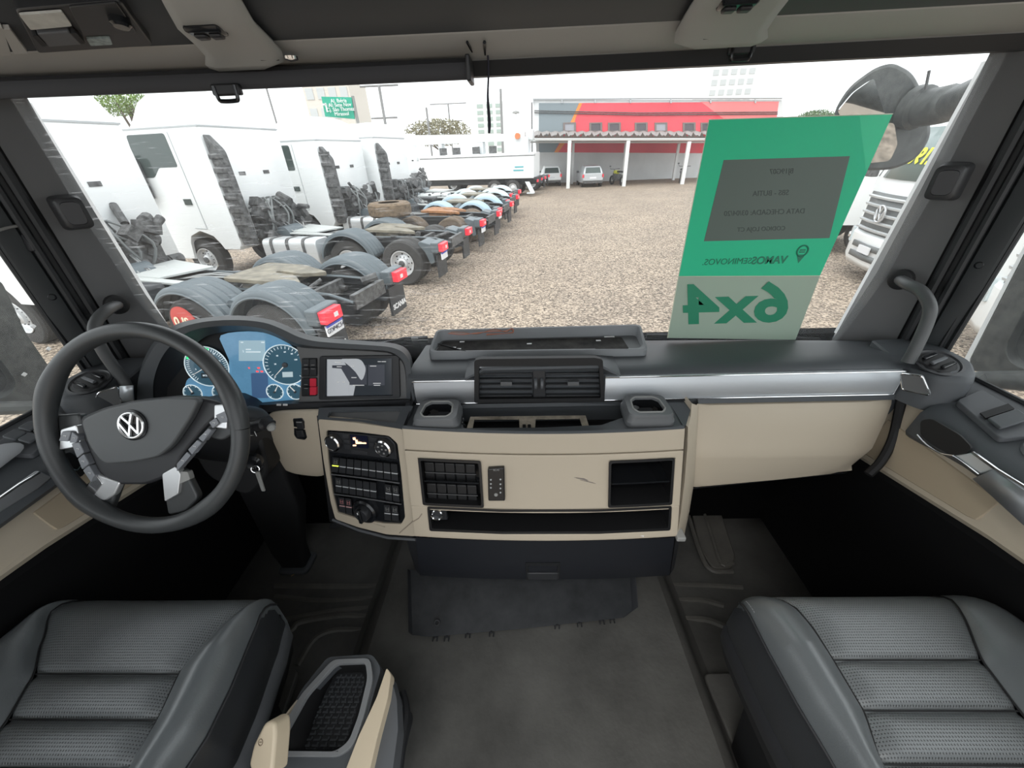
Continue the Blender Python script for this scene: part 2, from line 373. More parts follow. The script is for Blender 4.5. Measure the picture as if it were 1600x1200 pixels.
grab(-1, [U(183, 476, X=-.985), U(168, 484, X=-.965), U(152, 500, X=-.965), U(148, 520, X=-.965), U(163, 552, X=-.965), U(190, 590, X=-.955), U(198, 606, X=-.95)], 'bent dark grey grab handle on the left windscreen pillar')
grab(1, [U(1407, 437, X=.985), U(1418, 444, X=.965), U(1440, 456, X=.965), U(1453, 480, X=.965), U(1448, 505, X=.965), U(1430, 545, X=.955), U(1418, 566, X=.95)], 'bent dark grey grab handle on the right windscreen pillar')
t = thing('wire_hook', 'bent thin grey rod clipped high on the left door frame', 'rod', U(60, 370, X=-1.06))
q = M(); q.tube(spline([U(-10, 362, X=-1.055), U(20, 354, X=-1.055), U(36, 355, X=-1.055), U(46, 368, X=-1.055)], 4), .003, 8); q.build('rod', MIDL, t)
q = M(); q.prism(rpoly([U(40, 366, X=-1.05), U(50, 362, X=-1.05), U(64, 390, X=-1.05), U(54, 394, X=-1.05)], .004, 2), (-.014, 0, 0)); q.build('clip', PLA, t, bev=.002)

# side glass
g = M(); g.loft([[V((-1.10, y, z)) for z in (-.52, .3)] for y in (-.3, .9)]); tag(g.build('window_2', GLS), 'side window of the left door', 'window', kind='structure')
g = M(); g.loft([[V((1.10, y, z)) for z in (-.52, .3)] for y in (-.3, .9)]); tag(g.build('window_3', GLS), 'side window of the right door', 'window', kind='structure')

# doors
def door(s, name, lab):
    t = thing(name, lab, 'door', (s*1.03, .4, -.6), kind='structure')
    X = lambda v: s*v
    # beige lower card: a curved section that bellies inwards, swept from front to back
    L = []
    for y in (.86, .80, .7, .6, .5, .4, .3, .15, -.2):
        f = min(1, max(0, (.86-y)/.1)); b = -.745 + (.745-.672)*(min(1, max(0, (.80-y)/.36)))
        L.append([V((X(1.10), y, -.50)), V((X(1.03), y, -.515)), V((X(1.0-.012*f), y, -.535)), V((X(.975), y, -.60)), V((X(.962), y, -.66)), V((X(.955), y, b+.012)), V((X(.962), y, b)), V((X(1.10), y, b))])
    q = M(); q.loft(L, True, True); q.build('door_card', BEI, t)
    q = M(); q.loft([[V((X(.9705), y, -.61)), V((X(.9635), y, -.645)), V((X(.9545), y, b2+.016)), V((X(1.0), y, b2+.016)), V((X(1.0), y, -.61))] for y, b2 in ((.795, -.70+.0), (.79, -.735), (.70, -.717), (.60, -.697), (.545, -.686), (.53, -.68))], True, True)
    q.build('inset_panel', BEID, t, bev=.002)
    q = M(); L = []
    for y in (1.10, .90, .80, .7, .6, .4, .2, -.2):
        b = -.745 + (.745-.672)*(min(1, max(0, (.80-y)/.36)))
        L.append([V((X(.966), y, b+.003)), V((X(.958), y, b-.012)), V((X(1.0), y, -.95)), V((X(1.02), y, -1.35)), V((X(1.12), y, -1.35)), V((X(1.12), y, b))])
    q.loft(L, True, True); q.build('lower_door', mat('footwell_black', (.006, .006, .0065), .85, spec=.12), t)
    # upper ledge under the window and the armrest unit
    q = M(); q.loft([[V((X(1.11), y, -.485)), V((X(1.085), y, -.482)), V((X(1.065), y, -.492)), V((X(1.03), y, -.505)), V((X(1.0), y, -.53)), V((X(1.11), y, -.53))] for y in (.79, .6, .3, -.2)], True, True); q.build('window_ledge', MID, t)
    q = M(); q.tube([V((X(1.088), y, -.481)) for y in (.82, .4, -.2)], .006, 6); q.build('window_seal', RUB, t)
    # armrest: dark moulded body, lower edge falling then level
    prof = lambda y: (-.585 if y < .62 else -.585 - (y-.62)*.22)
    L = []
    for y in (.735, .72, .69, .65, .6, .5, .4, .2, -.2):
        k = 1 if y < .70 else (.75 if y < .73 else .4); w = .030*k; zb = prof(y)
        L.append([V((X(1.03), y, -.505)), V((X(1.0), y, -.520)), V((X(.985-w*.4), y, -.530)), V((X(.975-w*.7), y, -.546)), V((X(.968-w*.8), y, zb+.012)), V((X(.972-w*.6), y, zb)), V((X(1.0), y, zb-.004)), V((X(1.04), y, -.56))])
    q = M(); q.loft(L, True, True); q.build('armrest', PAD, t)
    # switch bank on the ledge
    q = M(); q.prism(rpoly([V((X(1.068), .735, -.496)), V((X(1.01), .72, -.515)), V((X(.985), .60, -.524)), V((X(1.055), .585, -.500))], .008, 3), (0, 0, .012)); sw = q.build('switch_bank', MID, t, bev=.003)
    q = M(); q.prism([V((X(1.055), .672, -.483)), V((X(1.005), .667, -.502)), V((X(1.0), .650, -.503)), V((X(1.05), .655, -.484))], (0, 0, .003)); q.build('recess', BLK, sw)
    if s > 0:
        q = M(); q.prism(rpoly([V((X(1.05), .652, -.484)), V((X(.999), .647, -.503)), V((X(.993), .615, -.505)), V((X(1.045), .620, -.486))], .003, 2), (0, 0, .006)); q.build('switch', PAD, sw, bev=.002)
    else:
        for i in range(2):
            for j in range(2):
                x0 = .998+j*.027; y0 = .618+i*.03; zz = -.500+j*.009
                q = M(); q.prism(rpoly([V((X(x0), y0, zz)), V((X(x0+.024), y0+.002, zz+.008)), V((X(x0+.025), y0+.028, zz+.008)), V((X(x0+.001), y0+.026, zz))], .003, 2), (0, 0, .006)); q.build('switch', PAD, sw, bev=.002)
    # grip pocket, with chrome lip
    pk = Plane((X(.948), .65, -.555), (-s, -.03, .05)) 
    if s > 0:
        F = lambda L, off=0: pk.pts(L, off)
        q = M(); q.prism(rpoly(F([(1438, 657), (1455, 654), (1500, 680), (1519, 700), (1508, 710), (1484, 711), (1455, 694), (1438, 680)], .004), .008, 3), -pk.n*.004); q.build('grip_pocket', BLK, t)
        lip = F([(1434, 679), (1448, 694), (1470, 708), (1490, 712)], .008)
        lip2 = F([(1490, 712), (1505, 722), (1530, 741)], .008)
        q = M(); q.prism(F([(1488, 712), (1520, 707), (1556, 733), (1531, 741)], .006), -pk.n*.01); q.build('lever', SIL, t, bev=.003)
        q = M(); q.loft([F([(1524, 748), (1556, 734)], .006), F([(1620, 835), (1640, 790)], .006)]); o = q.build('armrest_trim', SILM, t)
        md = o.modifiers.new('solid', 'SOLIDIFY'); md.thickness = .006
        q = M(); q.tube(F([(1556, 733), (1600, 760), (1640, 785)], .01), .003, 6).tube(F([(1520, 707), (1556, 733)], .01), .003, 6).tube(spline(lip, 4), .0022, 8).tube(spline(lip2, 4), .0018, 8); q.build('chrome_lip', CHR, t)
        q = M(); q.lathe([(.032, -.01), (.036, .0), (.034, .008), (.024, .014)], V((1.028, .555, -.515)), (-.2, -.1, 1), 24); q.build('latch_bowl', SILM, t)
    else:
        F = lambda L, off=0: pk.pts(L, off)
        q = M(); q.prism(rpoly(F([(90, 712), (110, 706), (140, 730), (128, 745), (98, 748), (88, 735)], .004), .006, 3), -pk.n*.004); q.build('grip_pocket', BLK, t)
        q = M(); q.prism(F([(-30, 820), (-25, 794), (60, 735), (84, 745), (60, 765)], .006), -pk.n*.008); q.build('armrest_trim', SILM, t, bev=.003)
        q = M(); q.tube(F([(-20, 792), (30, 757), (62, 738)], .01), .0022, 6).tube(F([(96, 730), (120, 735), (132, 722)], .01), .002, 6); q.build('chrome_lip', CHR, t)
        q = M(); q.loft([[c*1 for c in circ((-1.03+.005*k, .57-.02*k, -.495-.004*k), (.3, -.2, 1), .05*(1-.14*k), 20, .030*(1-.14*k))] for k in range(4)], True, True); q.build('latch_bowl', SILM, t)
    return t
door(-1, 'door_1', 'left door with beige card, dark armrest and window switches')
door(1, 'door_2', 'right door with beige card, dark armrest and single window switch')

# floor: engine tunnel, footwells, mats
FL = mat('rubber_floor', (.080, .078, .073), .55, bump=(80, .3, .002), noise=(5, .35))
FLM = mat('rubber_mat', (.105, .100, .090), .45, bump=(150, .25, .001), noise=(7, .3))
fl = thing('floor', 'dark rubber cab floor with raised engine tunnel', 'floor', (0, .5, -1.3), kind='structure')
L = []
def tun(y):   # tunnel half edges at depth y
    return (-.45 + .02*(y-.5), .53 - .03*(y-.5))
for y in (-.4, 0, .3, .5, .62, .7, .8, 1.0, 1.2):
    l, r = tun(y); h = -1.20 if y > -.1 else -1.20
    h = -1.20
    L.append([V((-1.05, y, -1.33)), V((l-.10, y, -1.33)), V((l-.04, y, -1.325)), V((l-.01, y, -1.30)), V((l+.012, y, h-.03)), V((l+.04, y, h-.005)), V((l+.10, y, h)), V((0, y, h+.004)), V((r-.10, y, h)), V((r-.04, y, h-.005)), V((r-.012, y, h-.03)), V((r+.01, y, -1.30)), V((r+.04, y, -1.325)), V((r+.10, y, -1.33)), V((1.05, y, -1.33))])
q = M(); q.loft(L); o = q.build('floor_covering', FL, fl, sub=1)
md = o.modifiers.new('solid', 'SOLIDIFY'); md.thickness = .006; md.offset = 0
PF = Plane((0, 0, -1.328), (0, 0, 1))
def ridge(L, z, r=.006, m=FLM):
    P = Plane((0, 0, z), (0, 0, 1)); q.tube(spline(P.pts(L), 4), r, 6)
q = M()
ridge([(375, 972), (430, 985), (440, 970), (520, 955), (575, 950)], -1.3255, .009)
ridge([(420, 998), (455, 985), (470, 972), (530, 962), (572, 963)], -1.3255, .009)
ridge([(430, 915), (500, 916), (588, 916)], -1.3255, .010)
ridge([(430, 932), (500, 938), (585, 934)], -1.3255, .008)
ridge([(465, 1040), (490, 1000), (520, 985), (565, 984)], -1.3255, .008)
q.build('driver_floor_ridges', FLM, fl)
q = M()
ridge([(1028, 915), (1090, 914), (1160, 918)], -1.3255, .008)
ridge([(1036, 940), (1090, 937), (1130, 946)], -1.3255, .009)
ridge([(1045, 968), (1100, 968), (1135, 980)], -1.3255, .010)
ridge([(1052, 1000), (1080, 1020), (1090, 1058)], -1.3255, .009)
ridge([(1076, 806), (1095, 865), (1112, 891), (1145, 893)], -1.30, .008)
ridge([(1100, 800), (1116, 850), (1128, 882), (1146, 880)], -1.30, .006)
q.build('passenger_floor_ridges', FLM, fl)
def foot(L, z, th, name, m=FLM):
    P = Plane((0, 0, z), (0, 0, 1)); q = M(); q.prism(rpoly(P.pts(L), .02, 4), (0, 0, th)); return q.build(name, m, fl, bev=.004)
foot([(1076, 790), (1120, 790), (1148, 875), (1140, 893), (1112, 893), (1092, 860)], -1.325, .018, 'foot_plate')
foot([(1095, 1056), (1170, 1056), (1300, 1260), (1180, 1260)], -1.31, .02, 'seat_plinth_right', FL)
foot([(405, 1050), (470, 1050), (400, 1260), (280, 1260)], -1.31, .02, 'seat_plinth_left', FL)
# firewall and the dark void beneath the dashboard
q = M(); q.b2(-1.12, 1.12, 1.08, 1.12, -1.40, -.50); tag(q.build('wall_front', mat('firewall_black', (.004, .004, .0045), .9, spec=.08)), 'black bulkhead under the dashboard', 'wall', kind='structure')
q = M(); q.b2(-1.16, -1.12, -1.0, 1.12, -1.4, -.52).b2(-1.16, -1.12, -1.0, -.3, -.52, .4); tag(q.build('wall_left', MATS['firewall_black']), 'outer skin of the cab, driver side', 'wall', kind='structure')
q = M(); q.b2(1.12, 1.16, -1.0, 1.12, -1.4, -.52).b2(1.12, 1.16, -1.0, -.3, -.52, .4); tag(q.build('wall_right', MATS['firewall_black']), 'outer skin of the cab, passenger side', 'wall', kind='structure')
# ================================================================== DASHBOARD
dash = thing('dashboard', 'dark grey truck dashboard with silver strip and beige glovebox panel', 'dashboard', (0, .85, -.5))
# upper pad, swept across the whole cab
L = []
for i in range(25):
    x = -.225+1.225*i/24; c = .012*max(0, 1-((x-.1)/.8)**2)
    L.append([V((x, wy(x)-.012, -.60)), V((x, wy(x)-.014, -.478)), V((x, wy(x)-.03, -.472)), V((x, .95, -.469+c*.2)), V((x, .90, -.464+c*.3)), V((x, .865, -.458+c*.2)), V((x, .835, -.456)), V((x, .812, -.459)), V((x, .803, -.466)), V((x, .803, -.60))])
q = M(); q.loft(L, True, True); q.build('upper_pad', PAD, dash)
def strip(x0, x1, name, m=SIL, z0=-.4685, z1=-.533):
    q = M(); n = 14; L = []
    for i in range(n+1):
        x = x0+(x1-x0)*i/n
        k = 1 if x < .9 else 1
        L.append([V((x, .806, z0)), V((x, .799, z0-.001)), V((x, .7935, z0-.018)), V((x, .791, (z0+z1)/2)), V((x, .7915, z1+.016)), V((x, .795, z1+.001)), V((x, .806, z1))])
    q.loft(L, True, True); o = q.build(name, m, dash); return o
strip(.252, .945, 'silver_strip'); strip(-.212, -.062, 'grey_strip', SILM)
for a, b in ((-.214, -.060), (.250, .947)):
    q = M(); q.tube([V((a, .7925, -.469)), V((b, .7925, -.469))], .0016, 6).tube([V((a, .7925, -.533)), V((b, .7925, -.533))], .0016, 6)
    q.tube([V((a if a < 0 else b, .7935, -.469)), V((a if a < 0 else b, .7935, -.533))], .0016, 6); q.build('strip_edge', CHR, dash)
q = M(); q.loft([[V((x, .806, -.534)), V((x, .794, -.535)), V((x, .790, -.547)), V((x, .800, -.552)), V((x, .83, -.552))] for x in [-.23, 0, .3, .6, .9, .955]]); q.build('lower_lip', PAD, dash)
# beige glovebox panel: bellies out then tucks under
L = []
for i in range(13):
    t = i/12; x = .470 + (.965-.470)*t
    e = .012*(1-min(1, t*12)) + .02*max(0, (t-.88)/.12)
    bz = -.800 + .055*t; by = .705
    # lower end narrows: right edge slants inward
    sh = -.055*max(0, (t-.5)/.5)
    L.append([V((x, .81, -.549)), V((x, .788+e, -.551)), V((x+sh*.1, .776+e, -.565)), V((x+sh*.25, .762+e, -.60)), V((x+sh*.5, .745+e, -.65)), V((x+sh*.6, .738+e, -.672)), V((x+sh*.66, .738+e, -.684)), V((x+sh*.85, .742+e, bz+.03)), V((x+sh*.95, .745+e, bz+.008)), V((x+sh, .755, bz)), V((x+sh, .95, bz+.01)), V((x, .95, -.55))])
q = M(); q.loft(L, True, True); q.build('glovebox_panel', BEI, dash)
q = M(); q.loft([[V((.470+(.90-.470)*t, .752, -.803+.056*t)), V((.470+(.90-.470)*t, .76, -.816+.056*t)), V((.470+(.90-.470)*t, .95, -.81+.056*t))] for t in (0, .25, .5, .75, 1)]); q.build('under_panel_edge', PLA, dash)
q = M(); q.tube(spline([V((.975, .802, -.47)), V((.975, .80, -.53)), V((.978, .79, -.57)), V((.965, .755, -.64)), V((.94, .73, -.69)), V((.91, .715, -.72))], 4), .010, 8); q.build('panel_gap_seal', BLK, dash)
# side pods with round vents (mirrored)
def pod(s, lab):
    t = thing('side_air_vent_pod', lab, 'air vent', (s*.99, .78, -.48), 'side vent pods')
    X = lambda a: s*a
    top = rpoly([V((X(.958), .925, -.452)), V((X(1.09), .925, -.45)), V((X(1.09), .80, -.452)), V((X(1.032), .725, -.455)), V((X(.975), .758, -.465)), V((X(.955), .81, -.470))], [.01, .01, .02, .03, .02, .01], 4)
    mid = [p + V((0, -.004*(p.y < .86), -.012)) for p in top]; ax = V((X(1.0), .83, 0))
    top2 = [V((ax.x+(p.x-ax.x)*.93, ax.y+(p.y-ax.y)*.94, p.z+.004)) for p in top]
    bot = [V((p.x*.995, p.y-.012*(p.y < .86), -.545)) for p in top]
    q = M(); q.loft([bot, mid, top, top2], True, True); q.build('pod_body', PAD, t)
    c = V((X(1.005), .792, -.448)); n = V((-s*.12, -.25, 1)).normalized()
    q = M(); q.lathe([(.045, 0), (.045, .003), (.040, .004), (.037, .001), (.001, .001)], c, n, 32); v = q.build('vent_ring', PLA, t)
    q = M(); q.lathe([(.034, 0), (.030, .004), (.001, .006)], c, n, 32); q.build('vent_disc', BLK, v)
    a = V((1, s*.45, 0)).normalized(); b = n.cross(a).normalized()
    for k in (-.018, 0, .018):
        w = math.sqrt(.033**2-k*k)*.95
        q = M(); q.prism([c+a*x+b*(k+y)+n*.004 for x, y in ((-w, -.004), (w, -.004), (w*.92, .005), (-w*.92, .005))], n*.006); q.build('vent_blade', GLB if k else MID, v, bev=.002)
    # little metallic shield facing the driver
    pl = plane3(V((X(.958), .795, -.47)), V((X(1.0), .743, -.47)), V((X(.962), .785, -.54)))
    if s > 0: P = [U(1407, 583, Y=.772), U(1441, 588, Y=.742), U(1454, 618, Y=.728), U(1410, 609, Y=.765)]
    else: P = [U(184, 604, Y=.790), U(153, 613, Y=.765), U(143, 641, Y=.752), U(190, 631, Y=.782)]
    nn = (P[1]-P[0]).cross(P[2]-P[0]).normalized(); nn = nn if nn.dot(CO-P[0]) > 0 else -nn
    q = M(); q.prism(rpoly(P, .006, 3), -nn*.006); q.build('shield', mat('shield_metal', (.22, .225, .23), .5, metal=.5), t, bev=.0008)
    q = M(); q.tube(rpoly([p+nn*.0005 for p in P], .006, 3), .0016, 6, closed=True); q.build('shield_edge', CHR, t)
    if s < 0:
        q = M(); q.loft([[U(189, 603, Y=.790), U(189, 614, Y=.786), U(191, 627, Y=.790)], [U(209, 602, Y=.79), U(209, 613, Y=.786), U(210, 625, Y=.79)]])
        o = q.build('silver_strip_end', SIL, t); o.modifiers.new('s', 'SOLIDIFY').thickness = .004
pod(1, 'round air vent pod at the right end of the dashboard')
pod(-1, 'round air vent pod at the left end of the dashboard, behind the steering wheel')

# tray on top of the dashboard
t = thing('dashboard_tray', 'open grey tray with a torn black liner on the dashboard top', 'tray', (.09, .93, -.45))
out_ = [U(670, 546, Z=-.452), U(684, 514, Z=-.418), U(838, 508, Z=-.418), U(1000, 506, Z=-.418), U(1012, 544, Z=-.452)]
ob = rpoly([V((-.192, .888, -.447)), V((-.182, .985, -.447)), V((.378, .985, -.447)), V((.372, .878, -.447))], .018, 4)
def lift(P, d, h0, h1):
    cx, cy = .093, .93
    return [V((cx+(p.x-cx)*(1-d/.28), cy+(p.y-cy)*(1-d/.05), (-.447) + h0+(h1-h0)*min(1, max(0, (p.y-.88)/.08)))) for p in P]
q = M(); q.loft([lift(ob, 0, -.014, -.014), lift(ob, .0, .004, .026), lift(ob, .003, .008, .033), lift(ob, .009, .008, .033), lift(ob, .013, .006, .012), lift(ob, .014, .004, .004)], True); q.build('rim', mat('tray_grey', (.22, .23, .24), .55, bump=(900, .2, .0004)), t)
q = M(); q.prism(lift(ob, .013, .006, .006), (0, 0, -.003)); q.build('tray_floor', mat('tray_floor_grey', (.12, .125, .13), .6), t)
q = M(); q.prism(rpoly([V((-.172, .893, -.4405)), V((-.162, .955, -.4405)), V((-.02, .955, -.4395)), V((.12, .958, -.4405)), V((.322, .955, -.4405)), V((.325, .885, -.4405)), V((.1, .889, -.4405))], .004, 2), (0, 0, .002)); q.build('liner', mat('torn_liner', (.014, .013, .012), .7, spec=.15, noise=(18, .8, (.06, .056, .052))), t)
for (x, y), w in {(722, 534): 8, (717, 545): 7, (742, 525): 7, (826, 524): 8, (827, 537): 8, (935, 532): 8, (952, 526): 17, (710, 543): 5}.items():
    c = U(x, y, Z=-.438); q = M(); q.box(c, (w*.0016, .006, .001)); q.build('adhesive_patch', WHT, t)
q = M(); q.box((.075, .979, -.436), (.06, .004, .024)); q.build('tray_notch', BLK, t)
t = thing('loose_wires', 'thin orange and brown wires lying in the dashboard tray', 'wires', (-.08, .95, -.44))
for k in range(3):
    q = M(); q.tube(spline([U(700+k*2, 521-k, Y=.95), U(722, 523-k*2, Y=.95), U(745, 520+k, Y=.952), U(772, 518-k*2, Y=.95), U(790, 517+k, Y=.955), U(800-k, 513+k, Y=.962), U(802, 518+k, Y=.95), U(790, 521, Y=.948), U(760, 522+k, Y=.945)], 5), .0009, 6)
    q.build('wire', mat('wire_%d' % k, [(.42, .13, .08), (.40, .20, .13), (.22, .08, .05)][k], .5), t)
t = thing('tray_cable_end', 'black cable tail at the left front corner of the dashboard tray', 'cable', U(690, 540, Z=-.452))
q = M(); q.tube(spline([U(682, 537, Z=-.438), U(700, 541, Z=-.437), U(720, 547, Z=-.437), U(728, 549, Z=-.438)], 4), .0016, 6); q.build('cable', BLK, t)

# ---- central vents
cv = thing('central_air_vents', 'twin black air vents in the middle of the dashboard', 'air vent', (.1, .8, -.48))
VP = Plane((.1, .786, -.48), (0, -1, .06))
def vq(L, off=0, r=.004): return rpoly(VP.pts(L, off), r, 3)
q = M(); q.holed(vq([(741, 563), (752, 561), (930, 559), (942, 562), (945, 628), (741, 630)], .004, .006), [vq([(748, 573), (936, 571), (939, 622), (748, 624)], .004, .004)], -VP.n*.014); q.build('vent_housing', BLK, cv, bev=.002)
q = M(); q.prism(vq([(742, 566), (942, 565), (944, 627), (742, 629)], -.045), -VP.n*.01); q.build('vent_duct', BLK, cv)
q = M(); q.prism(vq([(832, 574), (852, 573), (853, 623), (833, 624)], -.006), -VP.n*.03); q.build('centre_post', PLA, cv, bev=.002)
for k, (x0, x1) in enumerate(((749, 831), (853, 937))):
    for j in range(6):
        y = 577+j*8.6
        a, b = VP.at(x0, y-.3*k, -.004), VP.at(x1, y-.3*k-.6, -.004)
        q = M(); q.prism([a, b, b+V((0, .028, -.004)), a+V((0, .028, -.004))], (0, 0, .0028)); q.build('vent_blade', mat('blade_black', (.035, .037, .04), .3), cv, bev=.001)
    for j in range(6):
        x = x0+8+j*13; a = VP.at(x, 574, -.032); b = VP.at(x, 622, -.032)
        q = M(); q.prism([a, a+V((.002, 0, 0)), b+V((.002, 0, 0)), b], (0, .012, 0)); q.build('vent_vane', PLA, cv)
    x = (x0+x1)/2+1
    q = M(); q.prism(vq([(x-9, 597), (x+9, 597), (x+9, 603), (x-9, 603)], .006, .001), -VP.n*.012); o = q.build('vent_slider', mat('slider_grey', (.10, .105, .11), .4), cv, bev=.001)
    q = M(); c = VP.at(837+k*9.5, 599, -.004); q.lathe([(.011, -.004), (.014, -.003), (.014, .003), (.011, .004)], c, (1, 0, 0), 20); q.build('thumb_wheel', MID, cv)

q = M(); L = []
for i in range(17):
    x = -.085+.37*i/16; k = min(1, (8-abs(i-8))/2.2); k = k*k*(3-2*k)
    L.append([V((x, .915, -.462)), V((x, .88, -.456+.004*k)), V((x, .84, -.456+.017*k)), V((x, .805, -.457+.026*k)), V((x, .790, -.460+.027*k)), V((x, .787, -.463+.025*k)), V((x, .80, -.466+.010*k))])
q.loft(L); q.build('vent_brow', PAD, dash)
# ---- instrument hood: back crest, front rim, inner lip, recess
hood = thing('instrument_hood', 'dark curved hood around the instrument cluster and screen', 'instrument hood', (-.55, .85, -.45))
C0 = sp2([(213, 626), (216, 585), (236, 540), (262, 515), (286, 503), (324, 496), (372, 493), (416, 498), (444, 507), (473, 520), (502, 527), (574, 533), (617, 537), (637, 547), (645, 568), (645, 600), (645, 632)], 4)
C1 = sp2([(214, 627), (217, 590), (238, 547), (264, 522), (288, 510), (325, 502), (372, 500), (412, 504), (440, 514), (468, 527), (500, 534), (572, 539), (612, 543), (632, 553), (641, 571), (642, 600), (641, 632)], 4)
C2 = sp2([(240, 628), (240, 595), (252, 560), (272, 535), (294, 519), (326, 511), (372, 509), (408, 513), (434, 523), (462, 536), (498, 542), (570, 546), (606, 549), (624, 558), (633, 573), (635, 600), (635, 630)], 4)
C3 = sp2([(288, 628), (286, 600), (290, 572), (300, 545), (318, 528), (338, 521), (372, 517), (404, 518), (430, 526), (462, 541), (497, 545), (568, 549), (603, 552), (621, 560), (630, 575), (632, 600), (632, 628)], 4)
q = M(); q.loft([[U(x, y, Y=.985)+V((0, 0, -.05)) for x, y in C0], [U(x, y, Y=.95)+V((0, 0, -.004)) for x, y in C0], [U(x, y, Y=.90) for x, y in C0], [U(x, y, Y=.822) for x, y in C1], [U(x, y, Y=.815) for x, y in C1], [U(x, y, Y=.815) for x, y in C2]]); q.build('hood_shell', PAD, hood)
q = M(); q.loft([[U(x, y, Y=.815) for x, y in C2], [U(x, y, Y=.82) for x, y in C2], [U(x, y, Y=.858) for x, y in C3]]); q.build('hood_inner_wall', PLA, hood)
q = M(); q.tube([U(x, y, Y=.835) for x, y in sp2([(228, 626), (228, 590), (243, 554), (262, 532)], 4)], .0015, 6); q.build('hood_seam', BLK, hood)
# ---- instrument cluster
CP = Plane((-.64, .865, -.45), (.10, -1, .22))
cl = thing('instrument_cluster', 'blue-lit instrument cluster with round gauges behind the steering wheel', 'instrument cluster', (-.64, .865, -.45))
def cq(L, off=0, r=0, n=3): return rpoly(CP.pts(L, off), r, n) if r else CP.pts(L, off)
q = M(); q.prism(cq([(270, 515), (340, 512), (430, 518), (480, 545), (484, 645), (258, 645)], -.006), -CP.n*.02); q.build('back_plate', BLK, cl)
q = M(); q.prism(cq(sp2([(345, 524), (387, 518), (424, 523), (446, 534), (463, 552), (469, 580), (466, 618), (450, 627), (400, 633), (340, 633), (292, 626), (290, 600), (300, 590), (330, 600), (358, 572), (350, 545)], 3, True)), -CP.n*.005)
BLU = mat('display_blue', (.075, .17, .27), .25, emit=((.10, .26, .42), .45), coat=.4, noise=(9, .45, (.11, .22, .33)))
q.build('display_glass', BLU, cl)
q = M(); q.prism(cq([(392, 583), (418, 583), (420, 622), (394, 622)], .0012, .004), -CP.n*.001); q.build('warning_panel', mat('panel_blue', (.05, .09, .16), .3, emit=((.06, .13, .26), .4)), cl)
def ringm(c, r, w, d=.004, n=36): 
    q = M(); q.tube(circ(c, CP.n, r, n), w, 8, closed=True, flat=1); return q
def gauge(px, rr, nd, labels, full=360, col=BLU):
    c = CP.at(*px, off=.002); r = (CP.at(px[0], px[1]-rr, .002)-c).length
    g_ = M(); g_.prism(circ(c-CP.n*.001, CP.n, r*.98, 36), CP.n*.0015); o = g_.build('gauge_face', mat('gauge_face_blue', (.035, .075, .10), .25, emit=((.05, .13, .19), .30), coat=.5), cl)
    ringm(c+CP.n*.002, r, .0014).build('gauge_ring', mat('gauge_ring_white', (.75, .8, .82), .2, metal=.3, emit=((.7, .85, .9), .35)), o)
    up = CP.n.cross(V((1, 0, 0))).normalized(); up = up if up.z > 0 else -up; rt = up.cross(CP.n).normalized(); rt = rt if rt.x > 0 else -rt
    q = M()
    for k in range(labels+1):
        a = math.radians(225 - 270*k/labels); d = rt*math.cos(a)+up*math.sin(a); w = d.cross(CP.n)*.0007
        p, s_ = c+d*r*.80+CP.n*.001, c+d*r*.93+CP.n*.001; q.prism([p-w, s_-w, s_+w, p+w], CP.n*.0004)
    q.build('dial_marks', mat('dial_white', (.7, .75, .78), .5, emit=((.7, .8, .85), .35)), o)
    d = (rt*math.cos(nd)+up*math.sin(nd)); w = d.cross(CP.n)*.0012
    q = M(); q.prism([c-w, c+d*r*.85-w*.3, c+d*r*.85+w*.3, c+w], CP.n*.003); q.build('needle', mat('needle_white', (.8, .8, .78), .4, emit=((.9, .85, .8), .3)), o)
    q = M(); q.lathe([(r*.13, .001), (r*.12, .006), (.0005, .007)], c, CP.n, 18); q.build('needle_hub', MID, o)
    return c, r, rt, up, o
c1, r1, RT, UP, o1 = gauge((324, 572.5), 30.5, math.radians(207), 40)
c2, r2, _, _, o2 = gauge((446, 570), 31, math.radians(222), 24)
for p, k, a in (((302, 614), 12.5, 1.9), ((347, 614), 12.5, 1.4), ((430, 612), 11.5, 1.0), ((462, 612), 11.5, 2.2)): gauge(p, k, a, 8)
GRN = mat('gauge_green', (.02, .5, .15), .4, emit=((.05, .8, .25), .8))
q = M()
for k in range(14):
    a = math.radians(150-k*6); d = RT*math.cos(a)+UP*math.sin(a); w = d.cross(CP.n)*(.0012 if k > 3 else .0022)
    p, s_ = c1+d*r1*.86+CP.n*.0015, c1+d*r1*.95+CP.n*.0015; q.prism([p-w, s_-w, s_+w, p+w], CP.n*.0005)
q.build('green_band', GRN, o1)
LCD = mat('lcd_pale', (.42, .52, .55), .35, emit=((.5, .62, .66), .35))
q = M(); q.prism(cq([(373, 532), (414, 532), (414.5, 564), (373, 564)], .0015, .002), -CP.n*.001); lcd = q.build('central_display', mat('lcd_centre', (.25, .36, .42), .35, emit=((.34, .48, .55), .40)), cl)
q = M(); q.prism(cq([(441, 581.5), (457, 581), (457.5, 589), (441.5, 589.5)], .004), -CP.n*.001); q.build('odometer', LCD, cl)
q = M(); q.prism(cq([(314, 583), (337, 582), (337.5, 590), (314.5, 591)], .003), -CP.n*.001); q.build('hour_display', mat('lcd_dark', (.05, .08, .10), .35), cl)
DW = MATS['dial_white']
text('012:50 17', 'display_digits', DW, cl, CP.at(325.5, 586.5, .004), RT, UP, .0068)
for s_, px_ in (('5', (306, 577)), ('10', (308, 562)), ('15', (320, 553)), ('20', (334, 553)), ('25', (343, 564)), ('30', (345, 577))): text(s_, 'dial_number', DW, o1, CP.at(*px_, off=.003), RT, UP, .0055)
